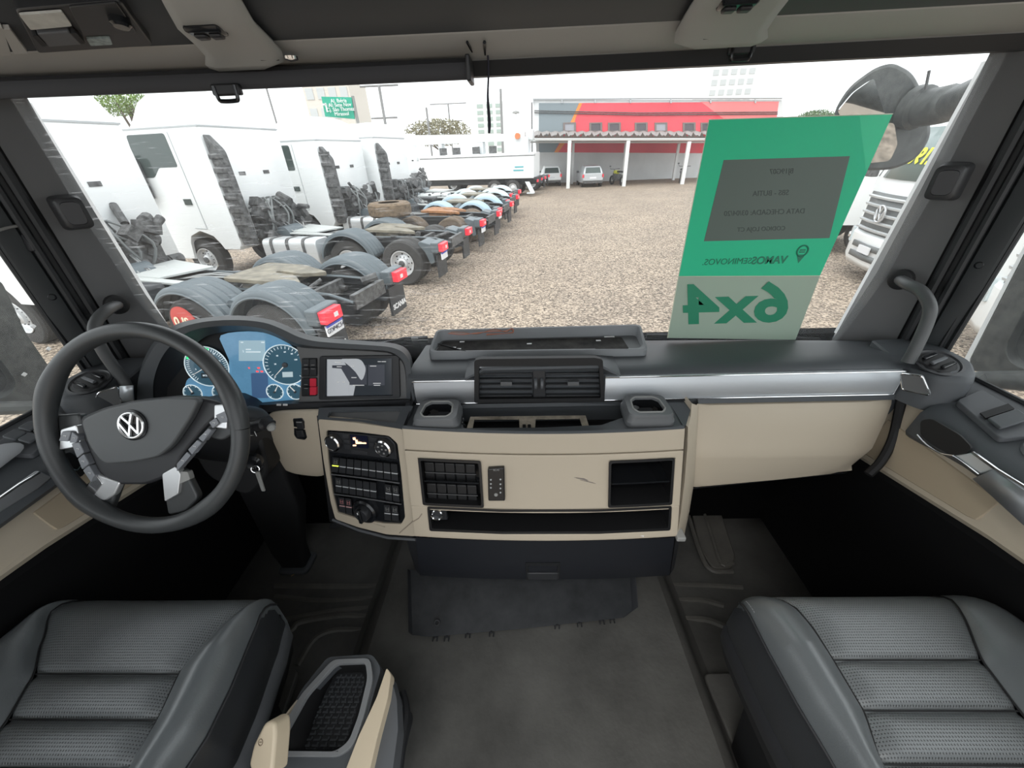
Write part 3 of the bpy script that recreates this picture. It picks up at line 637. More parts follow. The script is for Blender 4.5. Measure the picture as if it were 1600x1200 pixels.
for s_, px_ in (('20', (430, 569)), ('40', (433, 556)), ('60', (445, 550)), ('80', (456, 553)), ('100', (462, 562))): text(s_, 'dial_number', DW, o2, CP.at(*px_, off=.003), RT, UP, .0055)
text('i', 'display_icon', DW, lcd, CP.at(380, 549, .0025), RT, UP, .010)
q = M()
for y, a, b in ((546, 384, 392), (550, 384, 407), (535, 376, 380), (535, 408, 413)): q.prism(cq([(a, y-.8), (b, y-.8), (b, y+.8), (a, y+.8)], .0025), -CP.n*.0005)
q.build('display_lines', DW, lcd)
REDL = mat('warning_red', (.7, .05, .05), .4, emit=((1, .08, .08), .7))
for p in ((404, 575), (402, 580.5), (409, 580.5), (389, 575)):
    q = M(); c = CP.at(*p, off=.0022); q.box(c, (.006 if p[0] > 395 else .003, .001, .004)); q.build('warning_light', REDL, cl)
# ---- facia with switches and screen
FP = Plane((-.35, .838, -.47), (-.05, -1, .22))
def fq(L, off=0, r=0, n=3): return rpoly(FP.pts(L, off), r, n) if r else FP.pts(L, off)
fa = thing('screen_facia', 'grey facia right of the gauges carrying switches and screen', 'facia', (-.36, .84, -.47))
q = M(); q.prism(fq([(462, 537), (480, 542), (520, 546), (570, 548), (612, 552), (630, 560), (640, 590), (640, 634), (466, 636), (470, 600), (471, 570)]), -FP.n*.015); q.build('facia_plate', PIL, fa)
q = M(); q.prism(fq([(380, 636), (393, 640), (400, 633), (640, 625), (642, 633), (640, 636), (500, 640), (450, 641), (430, 644), (405, 644)], .012), -FP.n*.03); q.build('lower_ledge', PLA, fa, bev=.003)
q = M()
for x in (436, 446): q.prism(fq([(x-4, 631), (x+3, 631), (x+3, 634), (x-4, 634)], .0135), -FP.n*.001)
q.build('ledge_marks', WHT, fa)
REDB = mat('switch_red', (.62, .03, .06), .4)
for gy, red in ((561, 0), (591.5, 1)):
    t = thing('rocker_switch_block', 'four black rocker switches above the red ones' if not red else 'rocker switch block with a red hazard switch', 'switch block', FP.at(483, gy+14))
    q = M(); q.prism(fq([(471.5, gy-1), (495, gy-1.3), (495, gy+27.5), (471.5, gy+28)], .003, .003), -FP.n*.012); q.build('switch_bezel', BLK, t)
    for i in range(2):
        for j in range(2):
            x0, y0 = 472.5+i*11, gy+j*13.5
            q = M(); q.prism(fq([(x0, y0), (x0+10, y0-.1), (x0+10, y0+12.4), (x0, y0+12.6)], .006+.003*j*(1-0), .002), -FP.n*.01)
            o = q.build('rocker', REDB if (red and i) else PLA, t, bev=.001)
            if not (red and i):
                q = M(); q.prism(fq([(x0+2.5, y0+(9 if j == 0 else 1.5)), (x0+8, y0+(9 if j == 0 else 1.5)), (x0+8, y0+(9.8 if j == 0 else 2.3)), (x0+2.5, y0+(9.8 if j == 0 else 2.3))], .0085+.003*j), -FP.n*.001); q.build('mark', MIDL, o)
            else: o['label'] = 'red hazard switch rocker'
t = thing('infotainment_screen', 'touch screen with light diagonal reflection, right of the gauges', 'screen', FP.at(561, 590))
q = M(); q.holed(fq([(499, 557), (623, 555.5), (625, 622), (498, 625)], .006, .006), [fq([(508, 561), (613, 560), (614, 618), (507, 620)], .006, .003)], -FP.n*.012); q.build('screen_bezel', PLA, t, bev=.0015)
SG = mat('screen_glass', (.02, .022, .026), .12, emit=((.02, .025, .03), .5))
q = M(); q.prism(fq([(507, 560), (614, 559), (615, 619), (506, 621)], .001), -FP.n*.006); sc = q.build('display', SG, t)
SL_ = mat('screen_reflection_pale', (.34, .36, .38), .3, emit=((.5, .52, .55), .25)); SD = mat('screen_tile_dark', (.025, .028, .034), .3, emit=((.04, .045, .06), .4))
q = M(); q.prism(fq([(511, 561.5), (535, 561.5), (547, 580), (556, 598), (552, 618), (511, 619)], .0014), -FP.n*.0005); q.prism(fq(sp2([(534, 561), (560, 561), (569, 570), (571, 580), (565, 594), (556, 582), (546, 572)], 3, True), .0028), -FP.n*.0005); q.build('reflection_shape', SL_, sc)  # diagonal reflection painted as pale, faintly glowing shapes over the display
q = M()
for a in ((519, 571, 545, 598), (545, 571, 573, 601), (575, 570, 601, 602)): q.prism(fq([(a[0], a[1]), (a[2], a[1]-.5), (a[2], a[3]), (a[0], a[3]+.5)], .0022), -FP.n*.0005)
q.build('menu_tile', SD, sc)
q = M(); q.prism(fq([(519, 575), (533, 576), (546, 598), (545, 617), (519, 618)], .0030), -FP.n*.0005); q.build('tile_reflection', SL_, sc)  # same painted reflection where it crosses the left menu tile
q = M(); q.prism(fq([(611.5, 561), (613, 561), (613, 618), (611.5, 618)], .0022), -FP.n*.0005); q.build('side_strip', PLA, sc)
q = M()
for x, y, w in ((523, 566, 10), (590, 565, 5), (596, 565, 7), (526, 573, 8), (548, 572.5, 5), (578, 572, 10), (549, 590, 8), (583, 599, 12), (584, 602, 10), (551, 602, 18), (526, 597, 4), (535, 597, 4)):
    q.prism(fq([(x, y-.7), (x+w, y-.7), (x+w, y+.7), (x, y+.7)], .0034), -FP.n*.0004)
q.build('screen_text_lines', WHT, sc)
FR = FP.n.cross(V((0, 0, 1))).normalized(); FR = FR if FR.x > 0 else -FR

# ---- beige knee panel with its switch
kp = thing('knee_panel', 'beige panel between steering column and switch console', 'panel', (-.58, .82, -.65))
KP = Plane((-.58, .81, -.65), (-.1, -1, .12)); KP2 = Plane((-.55, .80, -.72), (-.1, -1, -.25))
kq = lambda L, off=0, r=0: rpoly(KP.pts(L, off), r, 3) if r else KP.pts(L, off)
q = M(); q.loft([kq([(419, 643), (447, 640), (505, 638), (520, 638)], 0), kq([(421, 660), (450, 650), (480, 645), (510, 660)], .012), kq([(424, 686), (447, 680), (480, 685), (510, 700)], .010), kq([(417, 697), (446, 707), (480, 712), (512, 720)], .0), kq([(428, 715), (450, 738), (480, 742), (516, 745)], -.03)])
o = q.build('knee_cover', BEI, kp); md = o.modifiers.new('solid', 'SOLIDIFY'); md.thickness = .01; o.modifiers.new('sub', 'SUBSURF').render_levels = 2
q = M(); q.prism(kq([(457, 654), (472, 653), (476, 658), (480, 684), (476, 688), (463, 686), (459, 680)], .020, .004), -KP.n*.02); o = q.build('switch_frame', GLB, kp, bev=.002)
for y0, y1 in ((658, 671), (673, 683)):
    q = M(); q.prism(kq([(462, y0), (472, y0), (475, y1), (464, y1)], .024, .002), -KP.n*.01); q.build('rocker', PLA, o, bev=.002)
q = M(); q.prism(kq([(463, 659.5), (471, 659.5), (471, 660.5), (463, 660.5)], .0255), -KP.n*.0015); q.build('mark', MIDL, o)
# ---- driver-facing switch console
SP = plane3(U(632, 672, Y=.700), U(648, 838, Y=.655), U(500, 650, Y=.765))
sq = lambda L, off=0, r=0, n=4: rpoly(SP.pts(L, off), r, n) if r else SP.pts(L, off)
st = thing('switch_console', 'beige angled console left of centre with knobs and switch rows', 'switch console', SP.at(570, 750))
Oo = [(497, 655), (560, 661), (630, 671), (636, 730), (646, 800), (650, 838), (604, 835), (560, 824), (524, 811), (517, 786), (506, 722)]
Oi = [(510, 672), (560, 675), (608, 681), (621, 693), (627, 740), (633, 808), (627, 819), (600, 818), (560, 811), (527, 801), (519, 770), (512, 715)]
q = M(); q.holed(sq(Oo, 0, .008), [sq(Oi, 0, .006)], -SP.n*.02); q.build('console_frame', BEI, st, bev=.003)
side = [SP.at(*p, off=-.01) for p in Oo]
q = M(); q.loft([side, [p+V((.0, .20, -.02)) for p in side]], True); q.build('console_body', PLA, st)
q = M(); q.prism(sq([(495, 650), (652, 670), (652, 845), (560, 832), (515, 815)], -.02), -SP.n*.01); q.build('console_back', BLK, st)
q = M(); q.tube(SP.pts([(520, 812), (560, 828), (606, 840), (650, 843)], .0), .004, 8); q.build('lower_trim', MID, st)
q = M(); q.prism(sq(Oi, -.004, .006), -SP.n*.006); q.build('black_facia', GLB, st)
# shelf on top of it
TS = plane3(U(497, 654, Y=.768), U(630, 670, Y=.703), U(645, 636, Y=.765)); ts = lambda L, off=0, r=.003: rpoly(TS.pts(L, off), r, 3)
q = M(); q.holed(ts([(498, 637), (646, 634), (629, 671), (560, 662), (496, 655)]), [ts([(515, 642), (627, 639), (618, 661), (560, 655), (511, 652)], 0, .005)], -TS.n*.008); q.build('top_shelf', PAD, st, bev=.0015)
q = M(); q.prism(ts([(509, 640), (630, 636), (622, 664), (508, 655)], -.010), -TS.n*.004); q.build('shelf_recess', PIL, st)
sr = (SP.at(600, 750)-SP.at(560, 745)).normalized(); su = SP.n.cross(sr); su = su if su.z > 0 else -su
def knob(px, r, h, lab, m1=PLA):
    c = SP.at(*px, off=h)-SP.n*(h+.002); R = (SP.at(px[0]+r, px[1], h)-SP.at(*px, h)).length
    t = thing('rotary_knob', lab, 'knob', c, 'climate control knobs')
    q = M(); q.lathe([(R*.95, -.002), (R*.93, h*.8), (R*.86, h)], c, SP.n, 28); q.build('knob_body', m1, t)
    q = M(); q.lathe([(R*.93, h*.84), (R*.95, h*.95), (R*.80, h*1.05), (R*.76, h*.98), (R*.76, h*.84)], c, SP.n, 32, caps=False); q.build('chrome_ring', CHR, t)
    q = M(); q.lathe([(R*.77, h*.95), (R*.74, h*.99), (.0005, h*1.0)], c, SP.n, 28); q.build('knob_cap', MID if px[0] > 560 else BLK, t)
    return t, c+SP.n*h
cc = thing('climate_control_panel', 'black climate panel with small lit display between two knobs', 'climate control', SP.at(560, 690))
q = M(); q.prism(sq([(514, 675), (607, 683), (617, 694), (620, 718), (514, 706)], .002, .004), -SP.n*.006); q.build('panel_plate', PLA, cc, bev=.001)
q = M(); q.prism(sq([(547, 679), (574, 682), (576, 701), (549, 698)], .0035, .002), -SP.n*.002); dd = q.build('display', mat('climate_display', (.01, .012, .03), .2), cc)
AMB = mat('display_amber', (.8, .5, .3), .5, emit=((1, .6, .35), 1.2))
q = M(); q.box(SP.at(553.5, 685.5, .005), (.006, .002, .006)).box(SP.at(561, 692, .005), (.016, .002, .005)).box(SP.at(569, 692.5, .005), (.010, .002, .003)).box(SP.at(557, 689, .005), (.005, .002, .006)).box(SP.at(554, 696, .005), (.008, .002, .003)); q.build('display_figures', AMB, dd)
for L_ in ([(535, 678), (545, 679), (545, 685), (536, 684)], [(537, 687), (545, 688), (546, 693), (538, 692)], [(538, 695), (546, 696), (547, 702), (539, 701)], [(577, 683), (590, 685), (587, 690), (577, 689)], [(577, 692), (583, 693), (583, 698), (578, 697)], [(549, 703), (574, 706), (574, 711), (549, 708)]):
    q = M(); q.prism(sq(L_, .004, .001), -SP.n*.002); q.build('button', mat('button_black', (.035, .036, .04), .4), cc, bev=.0007)
knob((517, 694.5), 11.5, .020, 'left chrome-ringed knob beside the small climate display')
kt, kc = knob((596, 703), 13.0, .020, 'right chrome-ringed knob beside the small climate display')
q = M()
for k in range(5):
    a = k*1.256; q.box(kc+(sr*math.cos(a)+su*math.sin(a))*.011+SP.n*.0005, (.004, .002, .004))
q.box(kc+SP.n*.0005, (.003, .002, .003)); q.build('knob_symbols', MIDL, kt)
def swrow(A, B, n, gap, labels, lit=None, name='rocker_switch', grp='', marky=.55, icon=None, iconm=MIDL):
    """A=(top-left,bottom-left) B=(top-right,bottom-right) pixel edges of the row, n switches"""
    for i in range(n):
        u0, u1 = i/n + gap, (i+1)/n - gap
        def P(u, v):
            tp = (A[0][0]+(B[0][0]-A[0][0])*u, A[0][1]+(B[0][1]-A[0][1])*u); bt = (A[1][0]+(B[1][0]-A[1][0])*u, A[1][1]+(B[1][1]-A[1][1])*u)
            return (tp[0]+(bt[0]-tp[0])*v, tp[1]+(bt[1]-tp[1])*v)
        t = thing(name, labels(i), 'switch', SP.at(*P((u0+u1)/2, .5)), grp)
        pr_ = [(0, -.004), (0, .003), (.04, .0060), (.50, .0035), (.54, .0050), (.97, .0030), (1, -.004)]
        q = M(); q.loft([[SP.at(*P(u, v_), off=o__) for v_, o__ in pr_] for u in (u0, u1)], True, True); o = q.build('rocker', mat('switch_black', (.030, .031, .034), .35), t, sharp=15)
        q = M(); q.prism(SP.pts([P(u0+.02/n*2, marky), P(u1-.02/n*2, marky), P(u1-.02/n*2, marky+.06), P(u0+.02/n*2, marky+.06)], .0055), -SP.n*.002)
        m_ = mat('lamp_yellow', (.6, .75, .05), .4, emit=((.75, .95, .1), 1)) if lit == i else (mat('lamp_pink', (.5, .3, .3), .4) if iconm != MIDL else mat('mark_grey', (.45, .46, .47), .4))
        q.build('lamp_bar', m_, t)
        if icon and i in icon:
            q = M(); a, b, c_, d_ = SP.pts([P(u0+.25/n, .18), P(u1-.25/n, .18), P(u1-.25/n, .42), P(u0+.25/n, .42)], .0072)
            q.tube([a, b, c_, d_], .0006, 5, closed=True).tube([a*.5+d_*.5, b*.5+c_*.5], .0006, 5); q.build('symbol', iconm, t)
ordn = ['first', 'second', 'third', 'fourth', 'fifth', 'sixth', 'seventh', 'eighth', 'ninth']
swrow(((519, 714), (517, 737)), ((621, 725), (623, 752)), 9, .006, lambda i: ('black rocker switch with lit yellow bar, leftmost of the upper row' if i == 0 else '%s black rocker switch from the left in the upper row' % ordn[i]), lit=0, grp='upper row of rocker switches', icon=(0,))
swrow(((523, 745), (524, 769)), ((588, 754), (589, 779)), 6, .008, lambda i: ('black rocker switch with hazard cone symbol, leftmost of the middle row' if i == 0 else '%s black rocker switch from the left in the middle row' % ordn[i]), grp='middle row of rocker switches', icon=(0,))
swrow(((600, 756), (602, 781)), ((623, 759), (625, 785)), 2, .03, lambda i: ['left', 'right'][i] + ' of the symbol-marked switch pair at the right end of the middle row', grp='middle right pair of switches', icon=(0, 1))
swrow(((528, 776), (530, 800)), ((549, 779), (551, 804)), 2, .03, lambda i: ['left', 'right'][i] + ' of the pink-marked switch pair beside the light dial', grp='pink-marked switches', icon=(0, 1), iconm=mat('symbol_pink', (.6, .25, .25), .5))
swrow(((599, 788), (600, 812)), ((622, 790), (624, 815)), 2, .03, lambda i: ['left', 'right'][i] + ' of the switch pair in the bottom right corner of the console', grp='bottom right pair of switches', icon=(0, 1))
q = M()
q.tube(SP.pts([(517, 741), (560, 746), (624, 755)], .002), .0016, 6).tube(SP.pts([(522, 772), (560, 777), (627, 788)], .002), .0016, 6); q.build('divider', mat('divider_grey', (.12, .12, .125), .3), st)
c = SP.at(571, 798, -.002); R = (SP.at(588, 798)-SP.at(571, 798)).length
t = thing('light_dial', 'large round black light switch dial at the bottom of the console', 'dial', c)
q = M(); q.lathe([(R, -.002), (R, .006), (R*.86, .010), (R*.62, .005)], c, SP.n, 32); q.build('dial_base', GLB, t)
q = M(); q.lathe([(R*.6, .004), (R*.58, .018), (R*.5, .022)], c, SP.n, 28); kb = q.build('dial_knob', PLA, t)
q = M(); w = sr*R*.14; q.prism([c+w+su*R*.58+SP.n*.018, c-w+su*R*.58+SP.n*.018, c-w-su*R*.58+SP.n*.018, c+w-su*R*.58+SP.n*.018], SP.n*.010); q.build('dial_grip', GLB, kb, bev=.002)
q = M(); q.box(c+su*R*.35+SP.n*.0285, (.002, .0015, .007)); q.build('pointer', WHT, kb)

# ---- centre console: curved beige front
def cy_(x, z): return .690 + (z+.54)*.20 - .022*(1-((x-.10)/.36)**2)
S = lambda x, y, off=0: US(x, y, cy_, off)
def wv(u, v):      # u 0..1 across, v pixel row 668..838
    l = 629 + (v-668)/170*20; r = 1069 - (v-668)/170*12
    x = l+(r-l)*u; bow = 8*(1-(2*u-1)**2)
    return x, v + bow*(.9 if v > 700 else 1)
con = thing('centre_console', 'beige centre console with cubbies and a long slot', 'console', (.1, .72, -.75))
def grid(us, vs, off, skip=(), k=4):
    q = M()
    for i in range(len(us)-1):
        for j in range(len(vs)-1):
            if (i, j) in skip: continue
            n = max(1, int((us[i+1]-us[i])*24)); L = []
            for a in range(n+1):
                u = us[i]+(us[i+1]-us[i])*a/n
                L.append([S(*wv(u, vs[j]+(vs[j+1]-vs[j])*b/3), off) for b in range(4)])
            q.loft(L)
    return q
uL0, uL1, uR0, uR1, uS0, uS1 = .045, .268, .738, .972, .06, .972
def panel(us, vs, skip, name, m, off=0):
    o = grid(us, vs, off, skip).build(name, m, con); md = o.modifiers.new('solid', 'SOLIDIFY'); md.thickness = .012; md.offset = -1
    md.use_quality_normals = True
    md = o.modifiers.new('bevel', 'BEVEL'); md.width = .002; md.segments = 2; md.limit_method = 'ANGLE'
    return o
# normals of grid may face away; solidify symmetric instead
def panel(us, vs, skip, name, m, off=0):
    o = grid(us, vs, off-.005, skip).build(name, m, con); md = o.modifiers.new('solid', 'SOLIDIFY'); md.thickness = .010; md.offset = 0
    md = o.modifiers.new('bevel', 'BEVEL'); md.width = .002; md.segments = 2; md.limit_method = 'ANGLE'
    return o
panel([0, .25, .5, .75, 1], [668, 686, 701], (), 'upper_front', BEI, .002)
panel([0, uL0, uL1, uR0, uR1, 1], [702.5, 713, 786, 788.5], ((1, 1), (3, 1)), 'lower_front', BEI)
panel([0, uS0, .5, uS1, 1], [788.5, 793, 825, 836], ((1, 1), (2, 1)), 'slot_surround', BEI)
q = M(); L = [[S(*wv(u/12, v), -.012) for v in (672, 740, 832)] for u in range(13)]; q.loft(L); 
q = M(); q.loft([[S(*wv(a/10, 668), .0)+V((0, .006, .002)) for a in range(11)], [S(*wv(a/10, 666), .0)+V((0, .0, .0)) for a in range(11)], [S(*wv(a/10, 670), .004) for a in range(11)]]); q.build('front_lip', PAD, con)
# rounded black frames, boxes and dividers for the openings
def frame(u0, u1, v0, v1, rr, name, dep, w=2.6):
    A = [wv(u0, v0), wv((u0*.7+u1*.3), v0), wv((u0*.3+u1*.7), v0), wv(u1, v0), wv(u1, v1), wv((u0*.3+u1*.7), v1), wv((u0*.7+u1*.3), v1), wv(u0, v1)]
    cx_ = sum(a[0] for a in A)/8; cyy = sum(a[1] for a in A)/8
    def ins(d): return [(x+(d if x < cx_ else -d)*(1 if i in (0, 3, 4, 7) else 0), y+(d if y < cyy else -d)) for i, (x, y) in enumerate(A)]
    o_ = rpoly([S(x, y, .004) for x, y in ins(-1.2)], rr); i_ = rpoly([S(x, y, .004) for x, y in ins(w)], rr*.7)
    b_ = rpoly([S(x, y, -.004) for x, y in ins(-1.2)], rr); d_ = [p+V((0, dep, 0)) for p in rpoly([S(x, y, -.006) for x, y in ins(w+.5)], rr*.7)]
    q = M(); q.loft([b_, o_, i_, d_], True); q.add(d_, [tuple(range(len(d_)))]); return q.build(name, mat('cubby_black', (.013, .013, .014), .35), con)
frame(uL0, uL1, 716, 787, .006, 'left_cubby', .035); frame(uR0, uR1, 716, 787, .006, 'right_cubby', .12); frame(uS0, uS1, 791, 827, .006, 'long_slot', .14)
for u0, u1, vv, dp in ((uL0, uL1, 750, .02), (uR0, uR1, 751, .10)):
    q = M(); a = [S(*wv(u0+.01+(u1-u0-.02)*k/4, vv), -.001) for k in range(5)]; q.loft([[p+V((0, 0, .0025)) for p in a], [p-V((0, 0, .0025)) for p in a], [p+V((0, dp, -.006)) for p in a], [p+V((0, dp, 0)) for p in a]], caps=False); q.build('cubby_shelf', GLB, con)
for j in range(2):
    for i in range(5):
        a, b = uL0+.018+i*.0375, uL0+.018+(i+1)*.0375-.002; v0 = 721+j*33
        q = M(); q.prism([S(*wv(a, v0), -.014), S(*wv(b, v0), -.014), S(*wv(b, v0+26), -.016), S(*wv(a, v0+26), -.016)], (0, .008, 0))
        o = q.build('switch_blank', mat('blank_black', (.010, .010, .011), .5), con, bev=.002)
    q = M(); q.tube([S(*wv(uL0+.018+k*.047, 721+j*33+15), -.0125) for k in range(5)], .0014, 6); q.build('blank_bar', mat('bar_dark', (.04, .04, .042), .4), con)
t = thing('power_socket', 'round chrome-ringed power socket at the left end of the slot', 'power socket', S(683, 805, -.02))
c = S(683, 804, .002); n = V((0, -1, .3)).normalized()
q = M(); q.lathe([(.0145, -.004), (.0145, .004), (.0125, .006), (.0105, .004), (.0105, -.01)], c, n, 28, caps=False); q.build('ring', CHR, t)
q = M(); q.lathe([(.0105, -.012), (.001, -.012)], c, n, 20); q.build('socket_well', BLK, t)
q = M(); q.box(c+V((.001, .012, -.006)), (.042, .012, .045)); q.build('mount', PLA, t, bev=.003)
# scuffs in the beige
q = M()
for L_ in ([(897, 746), (912, 748), (920, 751)], [(906, 750), (925, 754), (931, 756)], [(900, 747), (915, 750), (922, 754)]):
    q.tube([S(x, y, .0006) for x, y in L_], [.0004, .0012, .0003], 5)
q.build('scuff_mark', mat('scuff_grey', (.22, .19, .17), .6), con)
q = M()
for L_ in ([(624, 833), (632, 826), (640, 819), (645, 814)], [(646, 815), (654, 810), (659, 803)]): q.tube([SP.at(x, y, .0008) if x < 646 else S(x, y, .001) for x, y in L_], .0013, 5)
q.build('scratch', mat('scratch_brown', (.30, .25, .20), .6), con)
# console sides, right edge column
q = M()
for u in (0, 1):
    a = [S(*wv(u, v)) for v in (668, 710, 760, 800, 838)]; q.loft([a, [p+V((0, .25, 0)) for p in a]])
q.build('console_side', PLA, con)
q = M(); a = [U(1081, 630, Y=.765), U(1079, 652, Y=.735), S(1075, 668, -.006), S(1074, 700, -.004), S(1070, 750, -.004), S(1064, 800, -.004), S(1058, 835, -.004)]
b = [U(1091, 630, Y=.775), U(1091, 652, Y=.765), U(1090, 668, Y=.755), U(1088, 700, Y=.74), U(1085, 750, Y=.735), U(1077, 800, Y=.72), U(1069, 838, Y=.70)]
m_ = [(p+r_)/2+V((0, -.008, 0)) for p, r_ in zip(a, b)]
q.loft([[p+V((-.004, .05, 0)) for p in a], a, m_, b, [p+V((.02, .06, 0)) for p in b], [p+V((.02, .2, .01)) for p in b]], False); q.build('side_column', BEI, con)
q = M(); q.box(S(1058, 837)+V((.008, .004, -.003)), (.022, .03, .014)); q.build('column_foot', MIDL, con, bev=.003)
# deck between dashboard and console front
DP = Plane((.1, .70, -.540), (0, -.03, 1)); dq = lambda L, off=0, r=.004: rpoly(DP.pts(L, off), r, 3)
q = M(); q.holed(dq([(636, 622), (1078, 617), (1079, 640), (1072, 664), (960, 673), (850, 676), (740, 675), (628, 669), (632, 640)]), [dq([(722, 630), (975, 628), (986, 648), (940, 664), (850, 668), (724, 669)])], -DP.n*.012); q.build('deck', PAD, con, bev=.002)
q = M(); a = dq([(722, 630), (975, 628), (986, 648), (940, 664), (850, 668), (724, 669)], -.01)
q.loft([a, [p+V((0, 0, -.06)) for p in a]], True); q.add([p+V((0, 0, -.06)) for p in a], [tuple(range(len(a)))]); q.build('deck_well', BLK, con)
q = M(); q.prism(dq([(640, 618), (1078, 612), (1078, 626), (640, 633)], .003, .001), (0, .03, 0)); q.build('deck_rear_edge', BLK, con)
q = M(); q.holed(dq([(735, 651), (915, 649), (922, 671), (728, 673)], -.009, .001), [dq([(741, 654.5), (811, 654), (812, 671), (738, 671)], -.009, .001), dq([(837, 654), (906, 653), (911, 669), (836, 671)], -.009, .001)], -DP.n*.003)
q.build('metal_frame', mat('primer_metal', (.42, .37, .30), .5, metal=.4, noise=(30, .4)), con)
q = M(); 
for x in (819, 827): q.prism(dq([(x-2.5, 663), (x+2.5, 663), (x+2.5, 669), (x-2.5, 669)], -.005, .001), -DP.n*.003)
q.build('frame_slot', BLK, con)
q = M(); q.tube(spline([DP.at(719, 650, .0), DP.at(724, 655, .0), DP.at(722, 662, -.002), DP.at(727, 665, 0)], 4), .003, 6); q.build('deck_clip', GLB, con)
# cup holders
def cup(px, lab):
    c = DP.at(*px, off=.028)-V((0, 0, .028)); t = thing('cup_holder', lab, 'cup holder', c, 'pull-out cup holders')
    a = lambda s_, z: rpoly([V((c.x+x*s_, c.y+y*s_, c.z+z)) for x, y in ((-.054, -.040), (.054, -.040), (.052, .050), (-.050, .050))], .02*s_, 5)
    q = M(); q.loft([a(1.02, -.002), a(1.03, .010), a(.98, .014), a(.96, .024), a(.91, .030)], True); 
    rim = a(.91, .030); n = len(rim); ci = [V((c.x+math.cos(math.atan2(p.y-c.y, p.x-c.x))*.0385, c.y+.004+math.sin(math.atan2(p.y-c.y, p.x-c.x))*.0385, c.z+.030)) for p in rim]
    ci2 = [V((c.x+(p.x-c.x)*.93, c.y+(p.y-c.y)*.93, p.z-.006)) for p in ci]
    q.loft([rim, ci, ci2], True); q.build('holder_body', mat('holder_grey', (.11, .115, .12), .45, bump=(900, .2, .0004)), t)
    q = M(); q.tube(ci, .0022, 6, closed=True); q.build('holder_ring', MIDL, t)
    q = M(); q.loft([ci2, [p+V((0, 0, -.05)) for p in ci2]], True); q.add([p+V((0, 0, -.05)) for p in ci2], [tuple(range(n))]); q.build('holder_well', GLB, t)
    for k in range(4):
        ang = k*math.pi/2+.5; d = V((math.cos(ang), math.sin(ang), 0)); s2 = V((-d.y, d.x, 0)); b = V((c.x, c.y+.003, c.z+.010))
        q = M(); q.prism([b+d*.038+s2*.012, b+d*.038-s2*.012, b+d*.024-s2*.006+V((0, 0, -.012)), b+d*.024+s2*.006+V((0, 0, -.012))], (0, 0, -.003)); q.build('flap', mat('flap_rubber', (.035, .035, .035), .3), t, bev=.001)
cup((683, 642), 'grey cup holder at the left end of the console deck')
cup((1012, 635), 'grey cup holder at the right end of the console deck')
# remote
RP = Plane(S(775, 756, .012), (0, -1, .22)); t = thing('remote_control', 'small black remote control fixed to the beige console', 'remote control', S(775, 756))
rq = lambda L, off=0, r=.002: rpoly(RP.pts(L, off), r, 3)
q = M(); q.prism(rq([(762, 733), (788, 731), (789, 783), (763, 783)], 0, .003), -RP.n*.014); q.build('remote_body', GLB, t, bev=.002)
q = M()
for x, y in ((767, 749.5), (767, 756), (767, 762), (782, 749), (782, 756.5), (782, 763), (782, 769.5)): q.lathe([(.0022, 0), (.0018, .0012)], RP.at(x, y), RP.n, 10)
q.build('key_dots', mat('key_grey', (.45, .47, .48), .4), t)
q = M(); q.lathe([(.0045, 0), (.004, .0015)], RP.at(775, 773), RP.n, 16); q.build('round_key', MIDL, t)
text('ECAS', 'remote_mark', MIDL, t, RP.at(775.5, 734.5, .0008), (1, 0, 0), (0, .2, 1), .006)
# drawer below
t = thing('console_drawer', 'black drawer beneath the beige centre console', 'drawer', (.1, .68, -1.0))
dz = lambda x, z: .640 + (z+.83)*-.10 - .018*(1-((x-.10)/.36)**2)
Dp = lambda x, y, off=0: US(x, y, dz, off)
NAV = mat('drawer_black', (.011, .0125, .017), .5, bump=(900, .2, .0005))
L = []
for i in range(13):
    u = i/12; bow = 7*(1-(2*u-1)**2); top = (650+(1054-650)*u, 839.5+bow*.8); bt = (656+(1046-656)*u, 899+bow*.9)
    L.append([Dp(*top, -.01), Dp(top[0], top[1], 0), Dp(top[0]+(bt[0]-top[0])*.5, (top[1]+bt[1])/2, 0), Dp(*bt, 0), Dp(*bt, -.012)])
q = M(); q.loft(L); o = q.build('drawer_front', NAV, t); 
q = M(); q.loft([[L[i][1]+V((0, .01, 0)) for i in range(13)], [L[i][1]+V((0, .25, 0)) for i in range(13)], [L[i][3]+V((0, .25, 0)) for i in range(13)], [L[i][3]+V((0, .01, 0)) for i in range(13)]], True); q.build('drawer_box', BLK, t)
q = M(); q.holed(rpoly([Dp(821, 880, .003), Dp(875, 880, .003), Dp(874, 906, .003), Dp(823, 906, .003)], .002), [rpoly([Dp(825, 884, .003), Dp(871, 884, .003), Dp(870, 902, .003), Dp(827, 902, .003)], .002)], (0, .004, 0)); q.build('handle_recess', GLB, t)
q = M(); q.prism([Dp(824, 896, .004), Dp(873, 896, .004), Dp(872, 906, .006), Dp(825, 906, .006)], (0, .006, 0)); q.build('handle_lip', PLA, t, bev=.002)
for x, y, w in ((1046, 841, .012),): pass
q = M(); a = Dp(1056, 842, 0); b = Dp(1047, 898, 0); q.prism([a, a+V((.02, .02, 0)), b+V((.018, .02, 0)), b], (0, .2, 0)); q.build('side_wall', PLA, t)
q = M(); a = Dp(640, 842, -.02); b = Dp(652, 900, -.02); q.prism([a+V((-.02, .02, 0)), a+V((.02, .0, 0)), b+V((.01, .0, 0)), b+V((-.01, .02, 0))], (0, .2, 0)); q.build('side_wall', PLA, t)
q = M(); q.box(S(1001, 834, -.002)+V((0, 0, -.006)), (.016, .006, .004)); tag(q.build('paper_scrap', WHT), 'tiny white scrap caught above the drawer edge', 'scrap')
